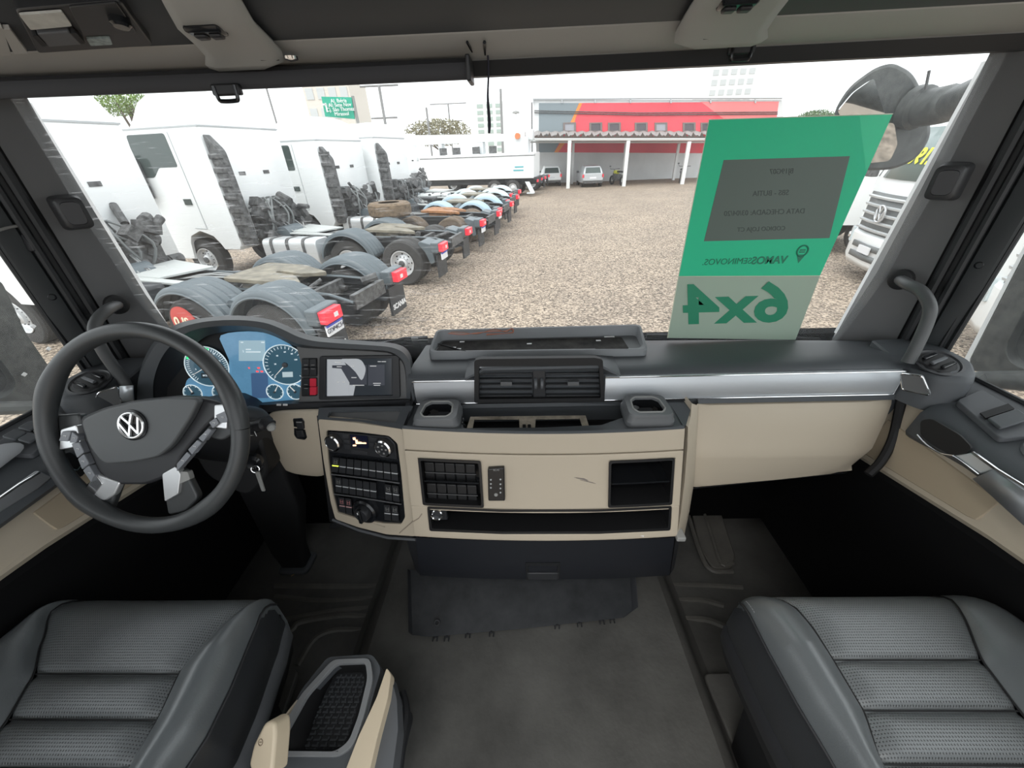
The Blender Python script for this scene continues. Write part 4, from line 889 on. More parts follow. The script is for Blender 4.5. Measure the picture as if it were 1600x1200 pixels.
# loose plastic cover on the tunnel
t = thing('loose_trim_cover', 'loose black plastic trim cover lying on the engine tunnel', 'cover', (.1, .68, -1.17))
A_, B_, C_, D_ = U(643, 992, Z=-1.180), U(640, 893, Z=-1.12), U(984, 893, Z=-1.12), U(988, 955, Z=-1.180)
lp = [A_, B_, C_, D_, U(975, 965, Z=-1.180), U(900, 973, Z=-1.183), U(820, 982, Z=-1.183), U(740, 989, Z=-1.183), U(670, 995, Z=-1.18)]
q = M(); q.prism(lp, (0, .004, .004)); q.build('cover_sheet', mat('cover_plastic', (.012, .014, .017), .55, spec=.25, noise=(14, .4, (.024, .026, .029))), t)
q = M(); q.prism([A_, B_, B_+V((-.006, 0, .012)), A_+V((-.006, 0, .016))], (.003, 0, .002)); q.build('side_flange', PLA, t)
q = M(); q.prism([C_, D_, D_+V((.012, 0, .02)), C_+V((.012, 0, .02))], (.002, 0, .002)); q.build('side_flange', PLA, t)
for x, y in ((680, 996), (698, 996), (731, 991), (768, 989), (870, 977), (905, 974), (940, 970), (956, 968)):
    c = U(x, y, Z=-1.186); q = M(); q.box(c+V((0, .004, .002)), (.005, .010, .006)).box(c+V((-.006, -.004, .001)), (.003, .012, .005)).box(c+V((.006, -.004, .001)), (.003, .012, .005)); q.build('clip', PLA, t)
for x, y in ((660, 937), (661, 955), (683, 973)):
    c = U(x, y, Z=-1.165); q = M(); q.tube(circ(c, (0, -.4, 1), .012 if x < 670 else .007, 16), .0022, 6, closed=True); q.build('boss_ring', PLA, t)
# ================================================================== STEERING WHEEL
tl = math.radians(25); WN = V((0, -math.cos(tl), math.sin(tl))); WC = V((-.708, .598, -.452)); WPn = Plane(WC, WN)
wq = lambda L, off=0, r=0, n=4: rpoly(WPn.pts(L, off), r, n) if r else WPn.pts(L, off)
sw = thing('steering_wheel', 'black truck steering wheel with four spokes and silver emblem', 'steering wheel', WC)
RIM = mat('wheel_rim_black', (.045, .048, .05), .38, bump=(1500, .25, .0004))
q = M(); pts = circ(WC, WN, .1990, 72); e = V((1, 0, 0)); 
rad = []
for p in pts:
    d = p-WC; a = math.degrees(math.atan2(d.dot(WN.cross(V((1, 0, 0)))) * (1 if WN.cross(V((1, 0, 0))).z > 0 else -1), d.x))
    bump_ = sum(math.exp(-((a-c+180) % 360-180)**2/140.) for c in (155, 15, -135, -55)); rad.append(.0160+.0028*bump_)
q.tube(pts+[pts[0]], rad+[rad[0]], 18, caps=False); q.build('rim', RIM, sw)
def slab(L, off, th, name, m, par, r=.004, bev=.004, n=4):
    q = M(); q.prism(wq(L, off, r, n), -WN*th); return q.build(name, m, par, bev=bev, seg=3)
slab([(76, 650), (124, 646), (133, 700), (112, 706), (82, 704)], -.012, .016, 'spoke', RIM, sw, .01)
slab([(318, 632), (376, 632), (374, 672), (346, 690), (318, 680)], -.012, .016, 'spoke', RIM, sw, .01)
slab([(118, 772), (148, 744), (188, 752), (174, 790), (164, 814), (130, 804)], -.010, .016, 'spoke', RIM, sw, .01)
slab([(252, 748), (274, 730), (290, 738), (310, 778), (290, 800), (262, 806)], -.010, .016, 'spoke', RIM, sw, .01)
slab([(122, 653), (158, 638), (206, 626), (269, 620), (314, 622), (340, 628), (350, 640), (317, 672), (285, 712), (270, 742), (228, 758), (177, 758), (152, 738), (133, 695)], -.004, .03, 'hub_cover', PLA, sw, .012, .006)
pad = slab([(125, 656), (161, 640), (209, 628), (262, 622), (312, 622), (296, 655), (268, 697), (246, 715), (205, 723), (166, 726), (155, 720), (138, 697)], .012, .016, 'airbag_cover', mat('airbag_grey', (.078, .083, .086), .45, bump=(1200, .25, .0004)), sw, .014, .006)
ec = WPn.at(206, 664.5, .0145)
q = M(); q.lathe([(.0305, -.003), (.0305, .0), (.027, .0008), (.0265, -.001), (.0005, -.001)], ec, WN, 36); em = q.build('emblem_disc', GLB, pad)
ur = V((1, 0, 0)); uu = WN.cross(ur); uu = uu if uu.z > 0 else -uu
# the wheel is turned slightly to the left
ang = math.radians(14); ex = ur*math.cos(ang)+uu*math.sin(ang); ey = -ur*math.sin(ang)+uu*math.cos(ang)
q = M(); q.tube(circ(ec+WN*.002, WN, .0245, 40), .0024, 8, closed=True)
def stroke(P, w):
    for a, b in zip(P, P[1:]):
        a = ec+ex*a[0]+ey*a[1]; b = ec+ex*b[0]+ey*b[1]; d = (b-a).normalized(); s = d.cross(WN)*w
        q.prism([a-s-d*w*.3, b-s+d*w*.3, b+s+d*w*.3, a+s-d*w*.3], WN*.0042)
stroke([(-.0105, .0205), (0, .0035), (.0105, .0205)], .0019)
stroke([(-.0205, .011), (-.0095, -.0185), (0, .001), (.0095, -.0185), (.0205, .011)], .0019)
q.build('emblem', mat('emblem_chrome', (.9, .91, .92), .2, metal=.8, emit=((1, 1, 1), .0)), em)
SW = mat('wheel_silver', (.72, .73, .74), .32, metal=.7)
slab([(94, 671), (119, 664), (126, 694), (112, 700), (92, 703)], -.001, .012, 'silver_inlay', SW, sw, .004, .002)
slab([(334, 633), (356, 632), (354, 671), (334, 668)], -.001, .012, 'silver_inlay', SW, sw, .004, .002)
slab([(149, 740), (188, 754), (178, 774), (163, 783), (127, 771)], -.003, .014, 'silver_inlay', SW, sw, .006, .003)
slab([(150, 742), (160, 756), (145, 776), (126, 772), (146, 748)], -.001, .014, 'silver_inlay', CHR, sw, .003, .002)
slab([(253, 741), (274, 729), (282, 741), (278, 772), (257, 784)], -.003, .014, 'silver_inlay', SW, sw, .004, .003)
slab([(282, 737), (293, 737), (297, 749), (279, 757)], -.004, .012, 'silver_inlay', MIDL, sw, .003, .002)
BT = mat('wheel_button_grey', (.19, .20, .22), .35)
for L_ in ([(97, 674), (111, 674), (106, 690), (91, 689)], [(112, 674), (122, 682), (119, 692), (108, 692)], [(111, 693), (124, 691), (131, 707), (120, 716)], [(121, 717), (131, 709), (139, 725), (128, 734)], [(129, 735), (139, 727), (148, 743), (142, 754)],
           [(336, 649), (356, 640), (355, 660), (344, 661)], [(326, 660), (337, 652), (342, 662), (332, 670)], [(309, 685), (325, 669), (331, 672), (317, 691)], [(293, 703), (308, 687), (315, 692), (300, 711)], [(276, 725), (292, 706), (298, 712), (276, 737)]):
    b = slab(L_, .004, .014, 'button', BT, sw, .002, .0015, 2)
    x = sum(p[0] for p in L_)/4; y = sum(p[1] for p in L_)/4; q = M(); c = WPn.at(x, y, .0045); q.tube([c-ur*.0025+uu*.0012, c+ur*.0025+uu*.0012, c+ur*.001-uu*.0016], .0005, 5); q.build('symbol', WHT, b)
# column, stalk, key
t = thing('steering_column', 'black steering column shroud behind the wheel', 'steering column', (-.66, .7, -.6))
q = M(); a = WC - WN*.03; L = []
for k, (d, w, h) in enumerate(((0, .055, .05), (.06, .075, .065), (.12, .085, .08), (.2, .09, .10), (.26, .095, .12))):
    c = a - WN*d + V((0, 0, -.02*k)); L.append([c+V((math.cos(i/20*2*math.pi)*w, 0, 0))+uu*(math.sin(i/20*2*math.pi)*h) for i in range(20)])
q.loft(L, True, True); q.build('upper_shroud', PLA, t)
q = M(); q.prism(rpoly([V((-.62, .76, -.60)), V((-.82, .76, -.60)), V((-.80, .74, -.72)), V((-.70, .72, -.78)), V((-.63, .74, -.72))], .03, 4), (0, .10, 0)); q.build('lower_shroud', BLK, t, bev=.008)
q = M(); q.loft([[c for c in rpoly([V((x0, y, z)), V((x1, y, z)), V((x1, y+.06, z)), V((x0, y+.06, z))], .012, 3)] for x0, x1, y, z in ((-.80, -.64, .80, -.72), (-.84, -.67, .83, -.95), (-.88, -.77, .86, -1.22), (-.87, -.78, .862, -1.315))], True, True); q.build('column_leg', mat('leg_black', (.012, .012, .013), .6), t)
c = U(460, 889, Z=-1.315); q = M(); q.prism(rpoly([V((c.x-.055, c.y-.02, -1.325)), V((c.x+.055, c.y-.02, -1.325)), V((c.x+.06, c.y+.07, -1.325)), V((c.x-.06, c.y+.07, -1.325))], .02, 4), (0, 0, .018)); q.build('floor_gaiter', PAD, t, bev=.005)
t = thing('column_stalk', 'black control stalk to the right of the steering wheel', 'stalk', U(400, 660, Y=.68))
P = [U(355, 672, Y=.70), U(378, 668, Y=.69), U(400, 664, Y=.68), U(416, 661, Y=.67), U(424, 664, Y=.665)]
q = M(); q.tube(spline(P, 4), [.024]*5+[.022]*4+[.018]*4+[.012]*4, 14, flat=.8); q.build('stalk_arm', PLA, t)
q = M(); q.tube(spline([U(385, 646, Y=.70), U(405, 650, Y=.69), U(420, 655, Y=.68)], 4), [.022, .022, .021, .02, .018, .015, .012, .01, .006], 14, flat=.7); q.build('shroud_top', PAD, t)
q = M(); c = U(424, 667, Y=.66); q.lathe([(.006, -.012), (.0085, -.008), (.0085, .006), (.006, .009)], c, (.5, -.8, .2), 20); q.build('end_button', MIDL, t)
q = M(); c = U(392, 677, Y=.662); q.tube([c+V((-.006, 0, -.006)), c+V((.006, 0, -.006)), c+V((.006, 0, .006)), c+V((-.006, 0, .006))], .0008, 5, closed=True).tube([c+V((.010, 0, -.008)), c+V((.010, 0, .008))], .0008, 5); q.build('symbol', WHT, t)
t = thing('ignition_key', 'key with grey grip hanging from the ignition lock', 'key', U(402, 740, Y=.69))
q = M(); q.lathe([(.020, -.01), (.020, .004), (.014, .010), (.005, .008)], U(396, 722, Y=.71), (.2, -1, .1), 24); q.build('lock_barrel', GLB, t)
q = M(); q.tube(circ(U(399, 733, Y=.695), (.3, -1, .3), .009, 16), .0014, 6, closed=True); q.build('key_ring', CHR, t)
a, b = U(401, 738, Y=.69), U(411, 768, Y=.685); q = M(); q.prism(rpoly([a+V((-.005, 0, 0)), a+V((.006, 0, 0)), b+V((.005, 0, 0)), b+V((-.004, 0, 0))], .002, 2), (0, .004, 0)); q.build('key_grip', MIDL, t, bev=.001)
q = M(); q.tube([U(405, 742, Y=.70), U(412, 728, Y=.70)], .0012, 6); q.build('key_wire', GLB, t)

# ================================================================== SEATS
LEAP = bpy.data.materials.new('perforated_leather'); LEAP.use_nodes = True
def perf():
    nt = LEAP.node_tree; b = nt.nodes['Principled BSDF']; N = nt.nodes.new; Lk = nt.links.new
    tc = N('ShaderNodeTexCoord'); vo = N('ShaderNodeTexVoronoi'); vo.voronoi_dimensions = '2D'; vo.inputs['Scale'].default_value = 225; vo.inputs['Randomness'].default_value = .0
    Lk(tc.outputs['Object'], vo.inputs['Vector'])
    mr = N('ShaderNodeMapRange'); mr.inputs['From Min'].default_value = .14; mr.inputs['From Max'].default_value = .30; Lk(vo.outputs['Distance'], mr.inputs['Value'])
    rp = N('ShaderNodeMix'); rp.data_type = 'RGBA'; Lk(mr.outputs[0], rp.inputs['Factor']); rp.inputs['A'].default_value = (.030, .033, .035, 1); rp.inputs['B'].default_value = (.142, .154, .160, 1)
    Lk(rp.outputs['Result'], b.inputs['Base Color']); b.inputs['Roughness'].default_value = .38; b.inputs['Specular IOR Level'].default_value = .9
    bp = N('ShaderNodeBump'); bp.inputs['Strength'].default_value = .6; bp.inputs['Distance'].default_value = .001; Lk(mr.outputs[0], bp.inputs['Height']); Lk(bp.outputs['Normal'], b.inputs['Normal'])
perf()
def lerp_c(L, y):
    """piecewise x(y) from a list of (y, x), y falling"""
    for (a, xa), (b, xb) in zip(L, L[1:]):
        if y <= a and y >= b:
            t = (a-y)/(a-b); t = t*t*(3-2*t)*.35+t*.65; return xa+(xb-xa)*t
    return L[0][1] if y > L[0][0] else L[-1][1]
def seat(s, xc, label):
    t = thing('driver_seat' if s < 0 else 'passenger_seat', label, 'seat', (xc, .2, -1.3))
    if s > 0:
        inner = [(.472, .512), (.455, .495), (.43, .490), (.36, .490), (.28, .494), (.2, .503), (0, .51), (-.25, .51)]
        sm1 = [(.472, .525), (.45, .555), (.43, .575), (.38, .585), (.33, .585), (.26, .583), (.2, .563), (0, .55), (-.25, .55)]
        sm2 = [(.472, .905), (.457, .900), (.412, .878), (.324, .834), (.256, .823), (.2, .815), (0, .81), (-.25, .81)]
        outer = [(.472, .907), (.455, .944), (.43, .967), (.39, .978), (.3, .985), (0, .985), (-.25, .985)]
        seams = (.332, .261, .198)
    else:
        inner = [(.472, -.508), (.45, -.503), (.436, -.500), (.397, -.49), (.286, -.474), (.229, -.471), (.19, -.477), (-.25, -.48)]
        sm1 = [(.472, -.512), (.45, -.508), (.421, -.523), (.383, -.55), (.312, -.572), (.24, -.557), (.187, -.553), (-.25, -.55)]
        sm2 = [(.472, -.938), (.419, -.930), (.366, -.887), (.303, -.838), (.239, -.813), (.187, -.80), (-.25, -.8)]
        outer = [(.472, -.940), (.45, -.945), (.423, -.950), (.393, -.957), (.35, -.965), (-.25, -.975)]
        seams = (.310, .245, .186)
    ys = sorted(set([.47, .455, .44, .42, .40, .385, .37, .355, .345, .12, .05, -.05, -.15, -.25] + [round(c_+d_, 4) for c_ in seams for d_ in (-.024, -.016, -.009, -.004, 0, .004, .009, .016, .024)]), reverse=True)
    def top(y):   # front roll-off
        z = -.775
        if y > .41: z -= .050*((y-.41)/.06)**2.4
        return z
    def groove(y): return sum(.007*math.exp(-((y-c)/.006)**2) for c in seams[:2]) + .007*math.exp(-((y-seams[2])/.006)**2)
    def puff(y):
        e = [.47, *seams, .11, -.3]
        for a, b in zip(e, e[1:]):
            if b <= y <= a: u = (a-y)/(a-b); return .010*math.sin(math.pi*u)
        return 0
    q = M(); L = []
    m = -s    # mirrored for the driver's side: inner edge faces the middle of the cab
    X = lambda v: v
    for y in ys:
        a, b = lerp_c(sm1, y), lerp_c(sm2, y); row = []
        for i in range(13):
            u = i/12; x = a+(b-a)*u; z = top(y) - groove(y) + puff(y)*(math.sin(math.pi*u)**.5) - .004*math.sin(math.pi*u) - .006*(i in (0, 12))
            row.append(V((X(x), y, z)))
        L.append(row)
    L.insert(0, [p+V((0, .004, -.05)) for p in L[0]]); L.insert(0, [p+V((0, -.01, -.06)) for p in L[0]])
    q.loft(L); q.build('centre_cushion', LEAP, t, sharp=70, sub=1)
    for nm, sa, sb, hh in (('bolster', inner, sm1, .040), ('bolster', outer, sm2, .040)):
        q = M(); L = []
        for y in ys:
            a, b = lerp_c(sa, y), lerp_c(sb, y); k = min(1, max(0, (.475-y)/.13))**.7; row = []
            zt = top(y); h = hh*k
            row.append(V((X(a), y, zt-.06)))
            for i in range(13):
                u = i/12; x = a+(b-a)*u; z = zt - .012*(1-u) - .006*(i == 12) + h*(math.sin(math.pi*min(1, u*1.0)**.75)**.9) - .012*(1-u)**4
                row.append(V((X(x), y, z)))
            L.append(row)
        L.insert(0, [p+V((0, .004, -.03)) for p in L[0]]); L.insert(0, [p+V((0, -.01, -.05)) for p in L[0]])
        q.loft(L); q.build(nm, LEA, t, sharp=70, sub=1)
        # piping / stitching along outer edge
        line = [V((X(lerp_c(sa, y)), y, top(y)-.012*1-.010)) for y in ys]
        q = M(); q.tube(line, .0028, 6); q.build('piping', PLA, t)
        q = M(); k = 0; y = .45
        while y > -.05:
            x0, x1 = lerp_c(sa, y), lerp_c(sa, y-.0035); sg = 1 if lerp_c(sb, 0) > lerp_c(sa, 0) else -1
            p0 = V((X(x0+sg*.007), y, top(y)-.012)); p1 = V((X(x1+sg*.007), y-.0035, top(y-.0035)-.012)); q.tube([p0, p1], .0006, 4); y -= .006
        q.build('stitching', mat('thread_grey', (.42, .43, .44), .6), t)
        q = M(); q.tube([V((X(lerp_c(sb, y)), y, top(y)-.0035)) for y in ys], .0016, 6); q.build('seam', BLK, t)
    for yy in seams:
        q = M(); a, b = lerp_c(sm1, yy), lerp_c(sm2, yy); q.tube([V((X(a+(b-a)*i/10), yy, -.775-.0055+.0*i)) for i in range(11)], .0013, 6); q.build('cross_seam', BLK, t)
    # skirt and base
    def ringy(z, e, yf=.46):
        P = []
        for y in ys: P.append(V((xc+(lerp_c(inner, y)-xc)*(1+e), min(y, yf), z)))
        for y in reversed(ys): P.append(V((xc+(lerp_c(outer, y)-xc)*(1+e), min(y, yf), z)))
        return P
    q = M(); q.loft([ringy(-.800, -.004, .43), ringy(-.84, .02, .455), ringy(-.90, .03), ringy(-.92, .0, .455)], True); q.build('side_skirt', mat('skirt_leather', (.028, .030, .033), .35, bump=(420, .3, .0006)), t)
    q = M(); q.loft([ringy(-.90, .015), ringy(-.915, .04), ringy(-.955, .03), ringy(-.97, .0)], True); q.build('lower_shell', MID if s < 0 else PLA, t)
    q = M(); q.loft([ringy(-.96, .0), ringy(-1.02, -.06), ringy(-1.12, -.25, .38), ringy(-1.30, -.28, .36)], True); q.build('seat_base', BLK, t)
    return t
seat(1, .730, 'black leather seat at the lower right, passenger side')
seat(-1, -.735, 'black leather seat at the lower left, driver side')

# ================================================================== STORAGE BOX BETWEEN THE SEATS, LEVER, LEAF
BP = Plane((-.30, .3, -.93), (0, -.12, 1)); bq = lambda L, off=0, r=.01, n=4: rpoly(BP.pts(L, off), r, n)
t = thing('storage_console', 'open storage box with grey rim and beige flank beside the driver seat', 'storage box', (-.3, .3, -1.2))
O_ = [(520, 1030), (578, 1028), (583, 1060), (568, 1120), (552, 1165), (528, 1182), (425, 1181), (428, 1160), (470, 1085)]
I_ = [(524, 1037), (571, 1035), (574, 1060), (560, 1118), (545, 1158), (524, 1174), (436, 1173), (440, 1156), (480, 1085)]
q = M(); q.holed(bq(O_, .006, .012), [bq(I_, .006, .010)], -BP.n*.012); q.build('rim', mat('box_rim_grey', (.20, .205, .21), .3), t, bev=.003, seg=3)
i0 = bq(I_, .0, .010); 
ctr = sum(i0, V())/len(i0)
i1 = rpoly(Plane((0, 0, -.985), (0, 0, 1)).pts([(524, 1052), (568, 1050), (570, 1066), (556, 1118), (541, 1158), (530, 1170), (476, 1171), (482, 1152), (505, 1090)]), .010, 4); cf = sum(i1, V())/len(i1)
q = M(); q.loft([i0, i1], True); q.build('box_wall', BLK, t)
q = M(); q.add(i1, [tuple(range(len(i1)))]); q.build('box_floor', PLA, t)
q = M()
for r_ in range(15):
    y = cf.y+.060-r_*.0088; w_ = .030+.0012*r_
    for c_ in range(6):
        x = cf.x+.006-.0017*r_-w_+c_*w_*.38
        q.box((x+.003*(r_ % 2), y, -.984), (w_*.28, .0032, .002)); q.box((x+w_*.14, y+.003, -.984), (.003, .005, .002))
q.build('ribbed_mat', MATS['dark_grey_pad'], t)
q = M(); q.holed(bq([(512, 1026), (582, 1022), (596, 1044), (585, 1080), (560, 1175), (545, 1215), (400, 1215), (425, 1172), (470, 1078)], -.004, .012), [bq(I_, -.004, .010)], -BP.n*.03); q.build('upper_body', PAD, t, bev=.004)
oo = bq([(512, 1026), (582, 1022), (596, 1044), (585, 1080), (560, 1175), (545, 1215), (400, 1215), (425, 1172), (470, 1078)], -.02, .012)
q = M(); q.loft([oo, [V((p.x+.03 if p.x > -.3 else p.x-.01, p.y, -1.22)) for p in oo]], True); q.build('lower_body', PLA, t)
FB = [(604, 1043), (611, 1053), (606, 1090), (590, 1150), (575, 1215), (535, 1215), (560, 1150), (588, 1090)]
q = M(); q.prism(bq(FB, .004, .004), (.004, 0, -.02)); q.build('beige_flank', mat('beige_light', (.62, .52, .38), .5), t, bev=.002)
q = M(); q.prism(bq([(611, 1056), (620, 1092), (622, 1140), (612, 1215), (578, 1215), (596, 1140), (608, 1085)], -.012, .004), (.006, 0, -.03)); q.build('grey_flank', MID, t, bev=.002)
q = M(); q.tube(spline(Plane((0, 0, -1.12), (0, 0, 1)).pts([(628, 1082), (634, 1110), (630, 1150), (622, 1210)]), 4), .010, 8); q.build('floor_skirt', PLA, t)
q = M(); q.tube(spline(BP.pts([(466, 1095), (448, 1118), (432, 1145), (428, 1160)], -.002), 4), .004, 6); q.build('beige_edge', BEI, t)
t = thing('beige_lever', 'beige lever with round symbol at the front edge of the picture', 'lever', U(412, 1160, Z=-.86))
LP = Plane(U(412, 1160, Z=-.84), (-.25, -.6, .75)); lq = lambda L, off=0, r=.004: rpoly(LP.pts(L, off), r, 4)
q = M(); q.prism(lq([(412, 1131), (420, 1127), (429, 1130), (430, 1150), (424, 1215), (395, 1215), (388, 1195), (395, 1165)], 0, .006), -LP.n*.035); lv = q.build('lever_body', MATS['beige_light'], t, bev=.006, seg=3)
c = LP.at(407, 1160, .0006); q = M(); q.tube(circ(c, LP.n, .0045, 16), .0005, 5, closed=True).tube([c-V((.002, 0, 0)), c+V((.002, 0, .001))], .0005, 5); q.build('symbol', mat('symbol_brown', (.2, .14, .1), .6), lv)
P = Plane((0, 0, -1.285), (0, 0, 1)); a = spline(P.pts([(398, 1085), (410, 1071), (428, 1063), (441, 1055)]), 4); b = spline(P.pts([(398, 1085), (415, 1082), (430, 1075), (441, 1055)]), 4)
q = M(); q.loft([a, [(p+r_)/2+V((0, 0, -.004)) for p, r_ in zip(a, b)], b]); o = q.build('dry_leaf', mat('leaf_brown', (.35, .24, .13), .7)); o.modifiers.new('s', 'SOLIDIFY').thickness = .001; tag(o, 'dry curled brown leaf on the floor beside the driver seat', 'leaf')
P = Plane((0, 0, -1.318), (0, 0, 1)); q = M(); q.tube(P.pts([(455, 900), (460, 897)]), .0022, 6); tag(q.build('cigarette_butt', MATS['leaf_brown']), 'tiny pale stub on the driver floor below the column foot', 'stub')
P = Plane((0, 0, -1.30), (0, 0, 1))
t = thing('accelerator_pedal', 'dark pedal corner under the switch console', 'pedal', U(520, 822, Z=-1.05)); q = M(); q.prism(rpoly([U(512, 826, Y=.80), U(524, 812, Y=.82), U(534, 820, Y=.80), U(530, 826, Y=.79)], .004, 2), (0, .01, .0)); q.build('pedal_pad', PLA, t, bev=.002)

# ================================================================== GREEN SIGN ON THE WINDSCREEN
sg = thing('window_sign', 'green and grey price card hanging inside the windscreen', 'sign', (.65, 1.0, -.2))
SY = Plane((.65, .998, -.2), (0, -1, .02)); gq = lambda L, off=0: SY.pts(L, off)
def card_mat(name, col, tr):
    m = mat(name, col, .35); b = m.node_tree.nodes['Principled BSDF']; nt = m.node_tree
    tn = nt.nodes.new('ShaderNodeBsdfTranslucent'); tn.inputs[0].default_value = (*col, 1); mx = nt.nodes.new('ShaderNodeMixShader'); mx.inputs[0].default_value = tr
    out = nt.nodes['Material Output']; nt.links.new(b.outputs[0], mx.inputs[1]); nt.links.new(tn.outputs[0], mx.inputs[2]); nt.links.new(mx.outputs[0], out.inputs[0]); return m
GRC = card_mat('card_green', (.085, .70, .47), .55); GYC = card_mat('card_grey', (.52, .61, .53), .5); GDK = card_mat('card_pocket', (.19, .24, .215), .35)
q = M(); q.prism(gq([(1108, 187), (1395, 178), (1281, 431), (1060, 432)]), (0, .0015, 0)); q.build('green_field', GRC, sg)
q = M(); q.prism(gq([(1060, 432.5), (1281, 431.5), (1243, 531), (1043, 528)]), (0, .0015, 0)); q.build('grey_field', GYC, sg)
q = M(); q.prism(gq([(1131, 250), (1328, 244), (1296, 372), (1100, 377)], .0008), (0, .0007, 0)); pk_ = q.build('pocket', GDK, sg)
q = M(); q.tube(gq([(1043, 528), (1060, 432), (1108, 187), (1395, 178)], .0005), .0011, 5).tube(gq([(1060, 432), (1281, 431)], .0005), .0009, 5); q.build('card_edge', mat('card_edge_cream', (.7, .72, .58), .5), sg)
DKG = mat('print_dark_green', (.02, .20, .12), .5); 
RX, UZ = V((-1, 0, 0)), V((0, 0, 1))
def stext(s_, px, size, m, **k): return text(s_, 'lettering', m, sg, SY.at(*px, off=.0012), RX, UZ, size, ext=.0003, **k)
stext('6x4', (1156, 478), .150, sx=1.25, m=mat('print_green', (.02, .24, .13), .5), shear=.18, bold=.004)
stext('VAMOS', (1202, 407), .026, DKG, bold=.0006); stext('SEMINOVOS.', (1136, 409), .0215, DKG)
PGY = mat('print_faint', (.075, .095, .09), .5)
for s_, p, z in (('BJ19G07', (1222, 268), .015), ('SBS - BUTIA', (1205, 302), .016), ('DATA CHEGADA: 03/04/20', (1195, 332), .016), ('CODIGO LOJA CT', (1190, 358), .014)): stext(s_, p, z, PGY, shear=.2)
c = SY.at(1254, 392, .001); q = M(); q.tube(circ(c, SY.n, .013, 24), .0018, 6, closed=True); q.prism([c+V((-.011, 0, -.009)), c+V((.011, 0, -.009)), c+V((0, 0, -.030))], (0, .0004, 0)).box(c+V((0, 0, .002)), (.013, .001, .003)).box(c+V((0, 0, -.003)), (.013, .001, .003)); q.build('pin_logo', DKG, sg)
# wipers resting at the foot of the windscreen
for a, b, lab in (((1010, 524), (1280, 530), 'black wiper arm at the foot of the windscreen, behind the green sign'), ((600, 536), (668, 527), 'black wiper end at the foot of the windscreen, left of the tray')):
    t = thing('windscreen_wiper', lab, 'wiper', U(*a, Y=1.07), 'windscreen wipers')
    q = M(); A1, B1 = U(*a, Y=1.075), U(*b, Y=1.075); q.tube([A1, (A1+B1)/2+V((0, 0, .006)), B1], .005, 6); q.build('blade', BLK, t)
    q = M(); q.tube([A1+V((0, 0, -.008)), (A1+B1)/2+V((0, .01, -.006)), B1+V((0, 0, -.012))], .004, 6); q.build('arm', PLA, t)
    q = M(); q.box((A1+B1)/2+V((.03, 0, .004)), (.02, .012, .012)); q.build('joint', MIDL, t)
# ================================================================== OUTSIDE: gravel yard
def gravel():
    m = bpy.data.materials.new('gravel'); m.use_nodes = True; nt = m.node_tree; b = nt.nodes['Principled BSDF']; N = nt.nodes.new; Lk = nt.links.new
    tc = N('ShaderNodeTexCoord'); vo = N('ShaderNodeTexVoronoi'); vo.inputs['Scale'].default_value = 30
    n1 = N('ShaderNodeTexNoise'); n1.inputs['Scale'].default_value = .5; n1.inputs['Detail'].default_value = 8
    Lk(tc.outputs['Object'], vo.inputs['Vector']); Lk(tc.outputs['Object'], n1.inputs['Vector'])
    r = N('ShaderNodeValToRGB'); e = r.color_ramp.elements; e[0].position = 0; e[0].color = (.09, .072, .058, 1); e[1].position = 1; e[1].color = (.56, .47, .38, 1)
    e2 = r.color_ramp.elements.new(.45); e2.color = (.27, .22, .175, 1)
    sx = N('ShaderNodeSeparateColor'); Lk(vo.outputs['Color'], sx.inputs[0]); Lk(sx.outputs[0], r.inputs['Fac'])
    mx = N('ShaderNodeMix'); mx.data_type = 'RGBA'; mx.blend_type = 'MULTIPLY'; mx.inputs['Factor'].default_value = 1
    r2 = N('ShaderNodeValToRGB'); r2.color_ramp.elements[0].position = .35; r2.color_ramp.elements[0].color = (.80, .78, .76, 1); r2.color_ramp.elements[1].position = .7; r2.color_ramp.elements[1].color = (1, .97, .92, 1)
    Lk(n1.outputs['Fac'], r2.inputs['Fac']); Lk(r.outputs['Color'], mx.inputs['A']); Lk(r2.outputs['Color'], mx.inputs['B']); Lk(mx.outputs['Result'], b.inputs['Base Color'])
    b.inputs['Roughness'].default_value = .9
    bp = N('ShaderNodeBump'); bp.inputs['Strength'].default_value = .8; bp.inputs['Distance'].default_value = .02; Lk(vo.outputs['Distance'], bp.inputs['Height']); bp.invert = True; Lk(bp.outputs['Normal'], b.inputs['Normal'])
    return m
q = M(); n = 30; q.loft([[V((-60+160*i/n, -25+170*j/n, GZ)) for i in range(n+1)] for j in range(n+1)]); tag(q.build('ground', gravel()), 'pale brown gravel of the truck yard', 'ground', kind='structure')

WH = mat('truck_white', (.86, .88, .88), .35, coat=.3); WH2 = mat('truck_white_shade', (.62, .65, .66), .4)
FR_ = mat('chassis_black', (.035, .037, .040), .55, noise=(3, .5)); TY = mat('tyre', (.045, .044, .043), .8, noise=(6, .3)); TYD = mat('tyre_dusty', (.16, .115, .075), .85, noise=(12, .5))
RIMM = mat('wheel_rim_metal', (.62, .63, .64), .4, metal=.3); FEN = mat('fender_grey', (.10, .122, .135), .45); FENB = mat('fender_blue', (.36, .48, .56), .45); FENW = mat('fender_pale', (.55, .62, .64), .45)
REDR = mat('lamp_red', (.75, .03, .05), .3, emit=((1, .05, .08), .25)); AMBR = mat('lamp_amber', (.8, .2, .03), .3); GLD = mat('truck_glass', (.06, .08, .075), .12); PLT = mat('plate_white', (.75, .76, .78), .4)
ALU = mat('tank_alu', (.72, .74, .75), .3, metal=.4); RUST = mat('rust', (.30, .14, .06), .7, noise=(8, .5)); GREASE = mat('fifth_wheel_grease', (.19, .17, .13), .5, noise=(5, .5)); DBR = mat('engine_dark', (.05, .052, .055), .6, noise=(10, .8, (.16, .16, .16))); BLUP = mat('plate_blue', (.05, .08, .5), .5)
